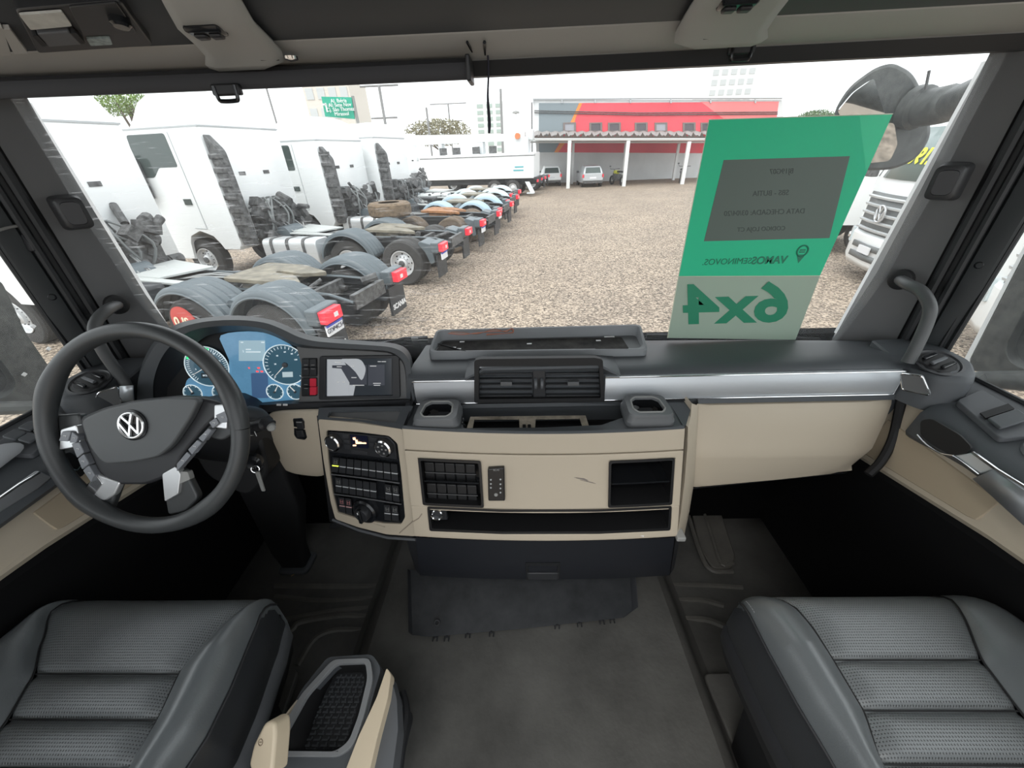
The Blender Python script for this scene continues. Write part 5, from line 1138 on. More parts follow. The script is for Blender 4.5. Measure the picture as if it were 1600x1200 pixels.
def wheel_l(t, x, y, r=.52, w=.28, out=1, hub=True, tm=None, name='wheel'):
    """wheel with its axle along the truck's side direction; out=+1 faces +y"""
    q = M(); a = (0, out, 0); c = V((x, y, r))
    q.lathe([(r*.56, -w), (r*.9, -w), (r*.985, -w*.85), (r, -w*.5), (r*.985, -w*.12), (r*.92, 0), (r*.62, .01), (r*.56, -.02)], c, a, 40, caps=False)
    o = q.build(name, tm or TY, t)
    q = M(); q.lathe([(r*.57, -.0), (r*.56, .012), (r*.52, .006), (r*.48, -.06), (r*.40, -.09), (r*.24, -.05), (r*.23, .0), (r*.16, .02), (.001, .03)], c, a, 32, caps=False); rm = q.build('rim', RIMM, o)
    if hub:
        q = M()
        for k in range(8):
            d = k*math.pi/4; q.lathe([(r*.045, .0), (r*.04, .004)], c+V((math.cos(d)*r*.41, out*-.082, math.sin(d)*r*.41)), a, 10)
        q.build('hand_hole', BLK, rm)
        q = M()
        for k in range(10):
            d = k*math.pi/5; q.lathe([(r*.024, .0), (r*.02, .02)], c+V((math.cos(d)*r*.29, out*-.055, math.sin(d)*r*.29)), a, 6)
        q.lathe([(r*.15, 0), (r*.14, .05), (r*.10, .06)], c, a, 20); q.build('hub', DBR, rm)
    return o
def fender(t, x, y0, y1, r, m, a0=10, a1=170, rib=True):
    q = M(); L = []
    for i in range(25):
        a = math.radians(a0+(a1-a0)*i/24); row = []
        n = 11
        for j in range(n):
            v = j/(n-1); rr = r + (.034 if (rib and j % 2 == 1 and 0 < j < n-1) else 0) - .05*(abs(2*v-1)**6)
            row.append(V((x+math.cos(a)*rr, y0+(y1-y0)*v, .52+math.sin(a)*rr*.97)))
        L.append(row)
    q.loft(L); o = q.build('fender', m, t, sharp=14); md = o.modifiers.new('s', 'SOLIDIFY'); md.thickness = .03; md.offset = 0
    e = M(); 
    for k in (0, -1): e.tube([r_[k] for r_ in L], .018, 6)
    e.build('fender_lip', m, o)
    return o
def rail_line(z0=.98): return [(0.12, z0-.12), (.5, z0-.02), (.9, z0), (6.6, z0)]
def cab(t, s, h=3.3, roof=3.95, vents=True, stack=True, seam=True, m=WH, wtop=True):
    """s = distance of the cab's back wall from the truck's tail; body 2.3 m long"""
    e = s+2.25
    def sec(x, y, z0, z1, top=0): return x
    prof = [(s, .95), (s, h-.05), (s+.02, h), (e-.18, h), (e, h-1.0), (e+.04, 1.35), (e, .55), (s+1.65, .55), (s+1.55, .95), (s+1.45, 1.12), (s+1.1, 1.25), (s+.75, 1.12), (s+.62, .95), (s+.55, .8), (s+.1, .8)]
    q = M(); L = []
    for y, k in ((-1.22, .97), (-1.18, 1), (1.18, 1), (1.22, .97)):
        cx, cz = s+1.1, 2.0; L.append([V((cx+(x-cx)*(k if k == 1 else .985), y, cz+(z-cz)*(k if k == 1 else .985))) for x, z in prof])
    q.loft(L, True, True); c = q.build('cab_body', m, t)
    if roof:
        q = M(); L = []
        for x, z, w in ((s+.0, h+.01, 1.17), (s+.03, h+.25, 1.14), (s+.15, roof-.12, 1.05), (s+.4, roof, .98), (s+1.2, roof-.02, .97), (s+1.8, roof-.25, .95), (s+2.1, h+.01, 1.0)):
            L.append([V((x, -w*1.0-.03, h)), V((x, -w, h+(z-h)*.6)), V((x, -w*.86, z-.04*(z-h))), V((x, -w*.6, z)), V((x, 0, z+.01)), V((x, w*.6, z)), V((x, w*.86, z-.04*(z-h))), V((x, w, h+(z-h)*.6)), V((x, w*1.0+.03, h))])
        q.loft(L, False, True); q.build('roof', m, c)
        q = M(); q.b2(s-.01, e-.2, -1.23, 1.23, h-.03, h+.0); q.build('roof_seam', mat('seam_grey', (.45, .47, .48), .5), c)
    for sd in (1, -1):
        q = M(); a = [V((s+.95, sd*1.226, h-.12)), V((s+2.02, sd*1.226, h-.12)), V((e-.10, sd*1.226, h-.98)), V((s+1.75, sd*1.226, h-.98)), V((s+1.5, sd*1.226, h-.78)), V((s+.95, sd*1.226, h-.78))]
        q.prism(rpoly(a, .06, 3), (0, -sd*.02, 0)); q.build('side_window', GLD, c)
        q = M(); 
        for A, B in (((s+.85, h-.1), (s+.85, 1.3)), ((s+2.12, h-.9), (s+2.1, 1.2)), ((s+.85, 1.3), (s+1.2, 1.32))): q.tube([V((A[0], sd*1.225, A[1])), V((B[0], sd*1.225, B[1]))], .008, 5)
        q.build('door_seam', MATS['seam_grey'], c)
        q = M(); q.b2(s+.98, s+1.18, sd*1.215, sd*1.245, 1.85, 1.98); q.build('door_handle', GLD, c)
    if vents:
        q = M()
        for y in (.45, -.35): q.b2(s-.012, s+.01, y-.10, y+.10, 2.42, 2.50)
        q.build('rear_vent', DBR, c)
    if stack:
        q = M(); q.prism(rpoly([V((s-.05, 1.05, 0.9)), V((s-.38, 1.05, .9)), V((s-.35, 1.05, h-.5)), V((s-.05, 1.05, h-.15))], .08, 3), (0, .17, 0))
        for k in range(7): q.b2(s-.37, s-.02, 1.21, 1.245, 1.1+k*.28, 1.2+k*.28)
        q.build('air_intake_stack', DBR, t, bev=.02)
    # mirror
    if h < 3: return c
    q = M(); q.prism(rpoly([V((e-.15, 1.26, 2.0)), V((e-.15, 1.44, 2.0)), V((e-.15, 1.44, 2.85)), V((e-.15, 1.26, 2.85))], .06, 3), (-.15, 0, 0)).tube([V((e-.1, 1.2, 2.85)), V((e-.15, 1.4, 2.90))], .03, 6).tube([V((e-.1, 1.2, 1.9)), V((e-.15, 1.4, 1.95))], .03, 6); q.build('mirror', DBR, c)
    return c
def engine(t, s, seed=1):
    rnd = random.Random(seed); q = M()
    q.box((s+.05, 0, 1.2), (.9, 1.3, .8))
    for k in range(26):
        c = V((s-.25-rnd.random()*.35, rnd.uniform(-.8, .8), rnd.uniform(.95, 1.85)))
        if k % 3: q.cyl(c, (rnd.uniform(-1, 1), rnd.uniform(-1, 1), rnd.uniform(-.4, 1)), rnd.uniform(.04, .12), rnd.uniform(.1, .45), 10)
        else: q.box(c, (rnd.uniform(.1, .3), rnd.uniform(.1, .4), rnd.uniform(.1, .3)), Matrix.Rotation(rnd.random(), 3, 'X'))
    q.build('engine_block', DBR, t)
    q = M()
    for k in range(5):
        y0 = rnd.uniform(-.7, .7); q.tube(spline([V((s-.5, y0, 1.0)), V((s-.6, y0+rnd.uniform(-.3, .3), 1.5)), V((s-.25, y0+rnd.uniform(-.4, .4), 1.9)), V((s-.05, y0, 1.7))], 4), .025, 6)
    q.build('hoses', mat('hose_grey', (.16, .17, .17), .5), t)
    q = M(); q.cyl((s-.7, .55, 1.05), (0, -1, 0), .2, .6, 18); q.build('air_filter', FEN, t)
def tractor(label, rear, a, s, fend=None, fr=.66, fa=1.1, ax=(1.12, 2.5), h=3.3, roof=3.95, lights=True, seed=1, tank=True, tm=None, rearf='full', spare=False, plate=True, name='tractor_truck', cabm=None, eng=True, stack=True):
    t = thing(name, label, 'truck', (0, 0, 0), 'parked tractor units')
    for sd in (1, -1):
        q = M(); o1 = [V((x, sd*.40, z)) for x, z in rail_line()]; o2 = [V((x, sd*.48, z)) for x, z in rail_line()]
        q.loft([o1, o2, [p-V((0, 0, .04)) for p in o2], [V((p.x, sd*.47, p.z-.04)) for p in o2], [V((p.x, sd*.47, p.z-.24)) for p in o2], [V((p.x, sd*.40, p.z-.26)) for p in o1]], True)
        q.build('frame_rail', FR_, t)
        q = M(); q.tube([V((x, sd*.44, z+.002)) for x, z in rail_line()], .022, 6); q.build('rail_edge', FEN, t)
    q = M()
    for x in (.14, .9, 1.7, 2.9, 3.7, 4.5): q.b2(x-.04, x+.04, -.42, .42, .74, .96)
    for x in ax: q.cyl((x, -.95, .52), (0, 1, 0), .07, 1.9, 12).lathe([(.05, -.2), (.22, -.1), (.24, .1), (.05, .2)], V((x, 0, .52)), (0, 1, 0), 14)
    rnd = random.Random(seed+9)
    for k in range(16): 
        c = V((rnd.uniform(.4, 4.2), rnd.uniform(-.38, .38), rnd.uniform(.7, .98))); q.cyl(c, (rnd.uniform(-1, 1), rnd.uniform(-1, 1), .1), rnd.uniform(.02, .07), rnd.uniform(.15, .5), 8)
    q.build('axle_gear', DBR, t)
    q = M()
    for k in range(4):
        y0 = rnd.uniform(-.3, .3); q.tube(spline([V((s-.5, y0, 1.35)), V((s-1.2, y0+.15, 1.0)), V((s-2, -y0, 1.02)), V((1.6, y0, 1.02))], 4), .014, 5)
    q.build('air_lines', mat('line_grey', (.3, .31, .31), .5), t)
    # fifth wheel
    q = M(); q.prism(rpoly([V((2.35, -.48, 1.10)), V((2.35, .48, 1.10)), V((1.6, .48, 1.08)), V((1.05, .32, 1.02)), V((1.35, .06, 1.05)), V((1.75, .05, 1.09)), V((1.75, -.05, 1.09)), V((1.35, -.06, 1.05)), V((1.05, -.32, 1.02)), V((1.6, -.48, 1.08))], .06, 3), (0, 0, .07)); q.b2(1.5, 2.1, -.40, .40, .96, 1.1); q.build('fifth_wheel', GREASE if seed != 3 else RUST, t, bev=.01)
    for x in ax:
        for sd in (1, -1):
            wheel_l(t, x, sd*1.16, out=sd, tm=tm); q = M(); q.lathe([(.3, -.28), (.48, -.28), (.52, -.2), (.52, -.06), (.47, 0), (.3, 0)], V((x, sd*.84, .52)), (0, sd, 0), 32, caps=False); q.build('inner_tyre', tm or TY, t)
    for sd in (1, -1): wheel_l(t, s+fa, sd*1.14, out=sd, w=.30)
    if fend:
        for x in (ax if rearf == 'full' else ax[1:]):
            for sd in (1, -1): fender(t, x, sd*.58, sd*1.22, fr, fend)
        if rearf == 'full' and len(ax) > 1:
            for sd in (1,): q = M(); xx = (ax[0]+ax[1])/2; q.cyl((xx, 1.0, .92), (0, -1, .15), .10, .55, 16); q.build('air_tank', FEN, t)
    if rearf != 'full' or not fend:
        for sd in (1, -1):
            q = M(); q.prism(rpoly([V((.62, 0, 1.02)), V((.35, 0, .95)), V((.30, 0, .55)), V((.42, 0, .50)), V((.52, 0, .78)), V((.68, 0, .96))], .04, 3), (0, .50, 0)); 
            q2 = M(); q2.v = [p+V((0, .62 if sd > 0 else -1.12, 0)) for p in q.v]; q2.f = q.f; q2.build('mudguard_end', FEN, t, bev=.015)
    for sd in (1, -1):
        q = M(); q.b2(.16, .34, sd*.72, sd*1.2, .78, 1.0); q.build('lamp_carrier', FEN, t, bev=.02)
        q = M(); q.b2(.06, .17, sd*.80, sd*1.16, .80, .97); lo = q.build('tail_lamp', REDR, t, bev=.01)
        q = M(); q.b2(.052, .08, sd*.90, sd*.98, .85, .91); q.build('reversing_lens', WHT, lo)
        q = M(); q.b2(.20, .24, sd*.66, sd*1.18, .22, .72); q.build('mud_flap', FR_, t)
    if plate: q = M(); q.b2(.10, .13, .80, 1.14, .62, .77); pl_ = q.build('number_plate', PLT, t); q = M(); q.b2(.095, .12, .80, 1.14, .745, .772); q.build('plate_band', BLUP, pl_)
    if tank:
        q = M(); q.prism(rpoly([V((3.3, .62, .45)), V((3.3, 1.18, .45)), V((3.3, 1.18, 1.05)), V((3.3, .62, 1.05))], .14, 4), (1.5, 0, 0)); tk = q.build('fuel_tank', ALU, t, bev=.02)
        for x in (3.6, 4.05, 4.5): q = M(); q.prism(rpoly([V((x, .60, .43)), V((x, 1.2, .43)), V((x, 1.2, 1.07)), V((x, .60, 1.07))], .15, 4), (.07, 0, 0)); q.build('tank_strap', DBR, tk)
    else:
        q = M(); q.b2(3.4, 4.7, .6, 1.15, .5, 1.1); q.build('battery_box', FR_, t, bev=.06)
    q = M(); q.prism([V((3.5, -.38, 1.06)), V((4.7, -.62, 1.10)), V((4.7, .40, 1.10)), V((3.8, .38, 1.06))], (0, 0, .03)).prism([V((2.9, .36, 1.0)), V((s, .36, 1.1)), V((s, .56, 1.1)), V((2.9, .5, 1.0))], (0, 0, .03)); q.build('cat_walk', mat('walk_pale', (.48, .50, .49), .5), t)
    c = cab(t, s, h, roof, m=cabm or WH, stack=stack)
    if eng: engine(t, s, seed)
    t.location = (rear[0], rear[1], GZ); t.rotation_euler = (0, 0, math.radians(180-a))
    return t
T1 = tractor('nearest white tractor unit with grey ribbed fenders and red disc on its wheel', (-2.22, 5.86), 13, 5.3, FEN, seed=1, tank=False, fr=.70, ax=(1.0, 2.4), h=3.38, roof=4.2)
def tlocal(t, s_, name, m, org, right, up, size, **k):
    return text(s_, name, m, t, org, right, up, size, **k)
DT = mat('plate_letters', (.03, .03, .05), .5)
RT_ = (0, -1, 0)
text('GDP4C54', 'plate_number', DT, T1, (.094, .97, .69), RT_, (0, 0, 1), .088, ext=.002)
text('SCANIA', 'maker_lettering', WHT, T1, (.19, .93, .36), RT_, (0, 0, 1), .13, ext=.003, bold=.004)
text('SCANIA', 'maker_lettering', WHT, T1, (.19, -.93, .36), RT_, (0, 0, 1), .13, ext=.003, bold=.004)
q = M(); q.cyl((2.4, 1.25, .70), (.1, 1, 0), .27, .02, 32); dsc = q.build('red_disc', mat('disc_red', (.50, .07, .06), .5), T1); dsc['label'] = 'round red sign covering the wheel'
text('0 JSL', 'disc_lettering', mat('disc_cream', (.75, .68, .5), .5), T1, (2.4, 1.278, .74), (-1, .0, 0), (0, 0, 1), .19, ext=.003, bold=.005, shear=.2)
q = M(); q.box((3.35, 1.17, .72), (.06, .03, .10)); q.build('side_marker', AMBR, T1)
T2 = tractor('white tractor unit with side door window and a dusty spare tyre on its frame', (-1.42, 10.1), 11, 5.35, FEN, seed=2, rearf='front', fr=.70, fa=1.35, h=3.43, roof=4.2)
t = thing('spare_tyre', 'dusty brown spare tyre lying flat on the second chassis', 'tyre', (0, 0, 0))
q = M(); q.lathe([(.30, 0), (.54, 0), (.60, .05), (.615, .18), (.60, .31), (.54, .36), (.30, .36)], (0, 0, 0), (0, 0, 1), 44, caps=False); q.build('tyre', TYD, t)
q = M(); q.lathe([(.30, .04), (.28, .05), (.26, .20), (.15, .22), (.001, .22)], (0, 0, 0), (0, 0, 1), 32); q.build('rim', mat('rim_dusty', (.5, .49, .42), .7), t)
sp_ = U(611, 337, Z=GZ+1.20); t.location = (sp_.x, sp_.y, GZ+1.20)
T3 = tractor('third white tractor unit along the row, with bare tyres and mud guards', (-.75, 13.4), 12, 5.0, None, seed=3, tm=mat('tyre_tan', (.12, .09, .065), .85, noise=(9, .4)), tank=True, h=3.2, roof=3.8)
T4 = tractor('fourth white tractor unit along the row, with pale blue fenders', (-.35, 16.08), 12, 4.5, FENB, seed=4, tank=False, h=3.3, roof=3.75)
T5 = tractor('fifth white tractor unit along the row, with pale round fenders', (-.12, 18.75), 12, 5.4, FENW, seed=5, tank=False, h=2.5, roof=0, stack=False)
T6 = tractor('sixth white tractor unit along the row, with pale fenders before the crane lorry', (-.02, 21.4), 12, 5.6, FENW, seed=6, tank=True, h=2.4, roof=0, stack=False)
T7 = tractor('farthest white tractor unit of the row, dark tail beside the crane lorry', (2.4, 34.5), 12, 6.5, None, seed=7, tank=False, h=2.2, roof=0, stack=False)

# crane lorry
t = thing('crane_lorry', 'white crane lorry with folded boom behind the row of tractor units', 'lorry')
q = M(); q.b2(.3, 8.5, -1.2, 1.2, 1.1, 2.6); q.build('box_body', WH, t, bev=.03)
q = M(); q.b2(.1, .3, -1.2, 1.2, 1.0, 1.15).b2(.1, 11, -.5, .5, .7, 1.05); q.build('underframe', FR_, t)
q = M(); q.b2(.2, 8.4, 1.19, 1.225, 2.42, 2.46); q.build('side_rail', DBR, t)
q = M(); q.b2(1.0, 1.6, 1.2, 1.225, 1.75, 1.83).b2(1.0, 1.7, 1.2, 1.225, 1.55, 1.63); q.build('blue_lettering_blocks', mat('tealish', (.1, .4, .45), .5), t)
q = M(); q.b2(8.7, 11, -1.2, 1.2, .9, 2.9); cb = q.build('cab_body', WH, t, bev=.12); q = M(); q.b2(9.6, 10.5, 1.19, 1.22, 2.0, 2.6); q.build('side_window', GLD, cb)
q = M(); q.prism([V((9.6, .3, 3.3)), V((9.4, .3, 3.9)), V((2.0, .3, 3.7)), V((2.0, .3, 3.3))], (0, -.6, 0)); q.b2(9.2, 9.9, -.4, .4, 3.1, 4.0); q.build('boom', WH, t, bev=.04)
q = M(); q.b2(.8, 2.2, -.5, .5, 2.6, 3.5).b2(.5, 1.0, -.3, .3, 3.3, 3.9).b2(4, 4.3, -.3, .3, 2.6, 3.3).b2(7, 7.3, -.3, .3, 2.6, 3.3); q.build('crane_turret', WH2, t, bev=.05)
q = M(); q.cyl((1.5, .35, 3.55), (0, 1, 0), .18, .3, 14); q.build('slew_motor', mat('orange_part', (.6, .2, .08), .5), t)
q = M()
for x in (3.0, 4.2, 5.6, 6.6): q.b2(x, x+.5, .45, .6, 2.62, 3.05)
q.build('boom_rest', DBR, t)
for x in (1.8, 3.1, 9.6):
    for sd in (1, -1): wheel_l(t, x, sd*1.15, out=sd, hub=False)
for sd in (1, -1): q = M(); q.b2(.05, .12, sd*.7, sd*1.1, .85, 1.0); q.build('tail_lamp', REDR, t)
q = M(); q.prism([V((.6, 1.2, .9)), V((.9, 1.2, .9)), V((.5, 1.35, .25)), V((.2, 1.35, .25))], (0, .08, 0)); q.b2(.25, .75, 1.1, 1.5, .18, .25); q.build('outrigger', WH2, t)
t.location = (1.6, 30.5, GZ); t.rotation_euler = (0, 0, math.radians(168))

# mural wall behind the carport
YW = 41.0
mw = thing('mural_wall', 'long warehouse wall painted red and grey above white plaster', 'wall', (10, YW, GZ), kind='structure')
wq2 = lambda L, d=0: [U(x, y, Y=YW-d) for x, y in L]
q = M(); q.prism(wq2([(833, 156), (1222, 156), (1232, 300), (842, 300)]), (0, .5, 0)); q.build('wall_body', mat('plaster_white', (.62, .63, .63), .8, noise=(.3, .15)), mw)
q = M(); q.prism(wq2([(842, 161), (914, 161), (906, 185), (896, 212), (884, 238), (842, 238)], .02), (0, .02, 0)); q.build('grey_paint', mat('paint_grey', (.22, .26, .28), .8), mw)
q = M(); q.prism(wq2([(908, 161), (1217, 159), (1205, 240), (866, 238), (884, 205), (896, 182)], .03), (0, .02, 0)); q.build('red_paint', mat('paint_red', (.74, .085, .11), .75, noise=(.4, .12)), mw)
q = M(); q.prism(wq2([(905, 161), (910, 161), (900, 183), (892, 212), (872, 238), (866, 238), (884, 210), (893, 188)], .04), (0, .02, 0)); q.build('orange_edge', mat('paint_orange', (.8, .26, .06), .8), mw)
q = M(); q.prism(wq2([(1095, 159), (1217, 158.5), (1208, 215), (1150, 200)], .04), (0, .02, 0)); q.build('light_red_paint', mat('paint_light_red', (.80, .22, .22), .75), mw)
q = M(); q.tube(wq2([(833, 154.5), (1000, 153.5), (1222, 153)], .1), .10, 6); 
for x in (833, 878, 930, 985, 1048, 1110, 1180): q.tube(wq2([(x, 152), (x+.4, 161)], .1), .06, 6)
q.build('roof_rail', mat('rail_grey', (.5, .52, .53), .6), mw)
for x in (890, 931, 960, 1002, 1033, 1077, 1105, 1145):
    w = 10; q = M(); q.holed(wq2([(x-w, 191.5), (x+w, 191), (x+w, 206), (x-w, 206)], .10), [wq2([(x-w*.72, 193.5), (x+w*.72, 193), (x+w*.72, 204), (x-w*.72, 204)], .10)], (0, .08, 0)); wi = q.build('wall_window', mat('window_frame_brown', (.20, .16, .15), .7), mw)
    q = M(); q.prism(wq2([(x-w*.72, 193.5), (x+w*.72, 193), (x+w*.72, 204), (x-w*.72, 204)], .05), (0, .02, 0)); q.build('pane', mat('pane_grey', (.33, .33, .36), .3) if x in (890, 1033) else mat('pane_dark', (.09, .08, .09), .3), wi)
# carport
cp = thing('carport', 'white steel carport with zigzag roof edge before the mural wall', 'carport', (8, 35, GZ))
YC = 34.5
q = M(); z0 = []
xs_ = [820+i*(300/44) for i in range(45)]
for i, x in enumerate(xs_):
    y = 209.5 if i % 2 else 214
    if i % 4 == 3: y = 211.5
    p = U(x, y, Y=YC); z0.append(p)
q.loft([z0, [U(820+i*(300/44), 214.5-(2 if i % 2 else 0), Y=YC+6.3)+V((0, 0, .35)) for i in range(45)]]); o_ = M(); zz = [];
for i in range(23):
    x = 822+i*13.2; zz += [U(x, 213.5, Y=YC), U(x+3.3, 211.0 if i % 3 else 212.2, Y=YC), U(x+6.6, 213.5, Y=YC), U(x+9.9, 207.0, Y=YC)]
zz += [U(1124, 215.5, Y=YC), U(820, 215.5, Y=YC)]
o_.prism([p+V((0, -.12, 0)) for p in zz], (0, .08, 0)); o_.build('roof_edge', mat('edge_brown', (.085, .065, .055), .8), cp, smooth=False)
o = q.build('corrugated_roof', mat('roof_sheet', (.25, .23, .22), .7), cp, smooth=False); md = o.modifiers.new('s', 'SOLIDIFY'); md.thickness = .05
q = M(); q.tube([U(820, 217.5, Y=YC), U(1120, 217, Y=YC)], .12, 6).tube([U(820, 222, Y=YC+3), U(1120, 222, Y=YC+3)], .08, 6); q.build('gutter', mat('steel_white', (.72, .73, .72), .5), cp)
for (xa, ya), (xb, yb), Yp in (((890, 220), (888, 291), 34.5), ((981.7, 220), (973, 294), 34.5), ((1077, 221), (1063, 294), 34.5), ((896, 224), (894, 283), 39), ((978, 224), (972, 283), 39), ((1061, 224), (1053, 285), 39)):
    q = M(); a = U(xa, ya, Y=Yp); b = V((a.x, Yp, GZ)); q.box((a+b)/2, (.26 if Yp < 36 else .2, .2, a.z-b.z)); q.build('post', MATS['steel_white'], cp)
# cars under the carport
def car(label, px, Yd, m, name='hatchback_car', w=1.68, hh=1.5, sc=1):
    t = thing(name, label, 'car')
    sec = [(-2.0, .5, .95, .78), (-1.95, .45, 1.0, .80), (-1.7, .3, 1.02, .84), (0, .28, 1.03, .85), (1.5, .3, .98, .84), (2.0, .45, .8, .78)]
    q = M(); L = []
    for y, z0_, z1_, w_ in sec: L.append([V((-w_, y, z0_+.05)), V((-w_*.95, y, z0_)), V((w_*.95, y, z0_)), V((w_, y, z0_+.05)), V((w_, y, z1_*.75)), V((w_*.93, y, z1_)), V((-w_*.93, y, z1_)), V((-w_, y, z1_*.75))])
    q.loft(L, True, True); b = q.build('body', m, t)
    q = M(); q.loft([[V((-.76, -1.9, .96)), V((.76, -1.9, .96)), V((.76, 1.2, .98)), V((-.76, 1.2, .98))], [V((-.68, -1.72, 1.25)), V((.68, -1.72, 1.25)), V((.66, .7, 1.25)), V((-.66, .7, 1.25))], [V((-.58, -1.5, 1.47)), V((.58, -1.5, 1.47)), V((.56, .2, 1.5)), V((-.56, .2, 1.5))]], True, True); q.build('roof', m, t)
    q = M(); q.prism([V((-.62, -1.90, 1.0)), V((.62, -1.90, 1.0)), V((.54, -1.66, 1.38)), V((-.54, -1.66, 1.38))], (0, .04, .01)); q.build('rear_window', GLD, t)
    for sd in (1, -1):
        q = M(); q.b2(sd*.70, sd*.83, -2.0, -1.9, .7, .92); q.build('tail_lamp', REDR, t)
        q = M(); q.b2(sd*.8, sd*.98, .5, .65, .95, 1.1); q.build('mirror', DBR, t)
        for y in (-1.3, 1.3):
            q = M(); q.cyl((sd*.62, y, .30), (sd, 0, 0), .30, .2, 20); q.build('wheel', TY, t)
    q = M(); q.b2(-.25, .25, -2.01, -1.96, .62, .74); q.build('number_plate', PLT, t); q = M(); q.b2(-.75, .75, -2.03, -1.95, .3, .42); q.build('bumper', DBR, t)
    p = U(px, 250, Y=Yd); t.location = (p.x, Yd, GZ)
    return t
car('white hatchback parked at the left end under the carport', 860, 39, WH)
car('silver hatchback parked second from the left under the carport', 922, 36.6, mat('car_silver', (.50, .52, .54), .35, metal=.3))
def moto(label, px, Yd, m, rz=0):
    t = thing('motorcycle', label, 'motorcycle')
    for y in (-.65, .65):
        q = M(); q.lathe([(.2, -.05), (.3, -.04), (.3, .04), (.2, .05)], V((0, y, .3)), (1, 0, 0), 22, caps=False); q.build('wheel', TY, t)
    q = M(); q.box((0, 0, .5), (.28, .6, .4)).box((0, -.65, .62), (.14, .3, .1)).tube([V((0, .65, .3)), V((0, .45, .95))], .04, 8); q.build('frame', DBR, t, bev=.04)
    q = M(); q.box((0, .15, .82), (.26, .45, .22)); q.build('fuel_tank', m, t, bev=.06); q = M(); q.box((0, -.4, .86), (.24, .7, .10)); q.build('saddle', BLK, t, bev=.03)
    q = M(); q.tube([V((-.38, .35, 1.02)), V((0, .42, 1.0)), V((.38, .35, 1.02))], .02, 6); q.build('handlebar', DBR, t)
    q = M(); q.box((0, -.85, .72), (.2, .1, .14)); q.build('tail', m, t, bev=.03)
    q = M(); q.tube([V((-.38, .35, 1.02)), V((-.45, .3, 1.16))], .012, 5).box((-.45, .3, 1.2), (.12, .02, .07)); q.build('mirror', DBR, t)
    p = U(px, 260, Y=Yd); t.location = (p.x, Yd, GZ); t.rotation_euler = (0, 0, rz); t.scale = (1.15,)*3
    return t
moto('black and yellow motorcycle beside the second carport post', 966, 36, mat('moto_yellow', (.6, .6, .05), .4), .35)
moto('dark motorcycle beside the third carport post', 1069, 36.2, mat('moto_dark', (.08, .08, .09), .4), -.5)

# far buildings, poles, trees, road sign
def tower(label, px0, px1, ytop, Yd, rows, cols, m, mw_, name='apartment_tower', depth=10, lean=0):
    a, b = U(px0, ytop, Y=Yd), U(px1, ytop, Y=Yd); t = thing(name, label, 'building', ((a.x+b.x)/2, Yd, GZ), 'distant towers')
    q = M(); q.b2(a.x, b.x, Yd, Yd+depth, GZ, a.z); q.build('tower_body', m, t)
    H = a.z-GZ; fw = (b.x-a.x)/cols; fh = (a.z - 0)/rows
    for r_ in range(rows):
        for c_ in range(cols):
            x = a.x+(c_+.5)*fw; z = a.z-(r_+.6)*fh; q = M(); q.b2(x-fw*.32, x+fw*.32, Yd-.1, Yd+.05, z-fh*.28, z+fh*.28); q.build('window', mw_, t)
    return t
PW = mat('tower_white', (.72, .74, .73), .8); PC = mat('tower_cream', (.62, .58, .52), .8); PG = mat('tower_window_grey', (.30, .34, .33), .5); PGR = mat('tower_window_green', (.38, .46, .42), .5); PLW = mat('tower_window_faint', (.5, .52, .52), .5)
tower('pale cream apartment tower behind the road sign at the left', 470, 543, 128, 90, 4, 4, PC, PLW)
tower('white apartment tower with green-grey windows left of the cord', 742, 786, 160, 110, 8, 3, PW, PGR)
tower('tall white apartment tower behind the header catch loop', 1120, 1192, 70, 120, 10, 5, PW, PLW)
def tree(label, px0, px1, y0, y1, Yd, m, seed, name='leafy_tree'):
    t = thing(name, label, 'tree', (0, 0, 0), 'trees beyond the yard'); rnd = random.Random(seed)
    a, b = U(px0, y1, Y=Yd), U(px1, y0, Y=Yd); cx, cz = (a.x+b.x)/2, (a.z+b.z)/2; rx_, rz_ = abs(b.x-a.x)/2, abs(b.z-a.z)/2
    q = M()
    for k in range(3600):
        u = V((rnd.gauss(0, 1), rnd.gauss(0, 1), rnd.gauss(0, 1))).normalized()*(rnd.random()**.33)
        c = V((cx+u.x*rx_, Yd+u.y*rx_*.6, cz+u.z*rz_)); s_ = rnd.uniform(.12, .3)*rz_*.5; d = V((rnd.gauss(0, 1), rnd.gauss(0, 1), rnd.gauss(0, 1))).normalized(); e_ = d.cross(V((.3, .5, 1))).normalized()
        q.add([c-d*s_, c+e_*s_*.5, c+d*s_, c-e_*s_*.5], [(0, 1, 2, 3)])
    q.build('foliage', m, t, smooth=False)
    q = M(); q.tube([V((cx, Yd, GZ)), V((cx+.2, Yd, cz))], [.2, .08], 8)
    for k in range(7): q.tube([V((cx+.1, Yd, GZ+(cz-GZ)*.6)), V((cx+rnd.uniform(-1, 1)*rx_*.7, Yd+rnd.uniform(-1, 1), cz+rnd.uniform(-.2, .6)*rz_))], [.07, .02], 6)
    q.build('trunk', mat('bark', (.14, .11, .09), .9), t)
    return t
tree('brownish bushy tree behind the crane lorry', 634, 735, 182, 232, 60, mat('leaf_olive', (.36, .34, .24), .8), 3)
tree('green tree between the roofs of the two nearest trucks', 150, 235, 140, 185, 26, mat('leaf_green', (.24, .34, .12), .8), 4)
tree('green treetops right of the mural wall, behind the mirror', 1238, 1312, 170, 205, 60, mat('leaf_green2', (.25, .33, .20), .8), 5)
t = thing('road_sign', 'green overhead road sign with white lines above the trucks', 'road sign', U(527, 165, Y=45))
sgn = [U(502, 151, Y=45), U(549, 152, Y=45), U(554, 186, Y=45), U(508, 182, Y=45)]
q = M(); q.prism(sgn, (0, .2, 0)); q.build('sign_board', mat('sign_green', (.02, .36, .24), .5), t)
q = M()
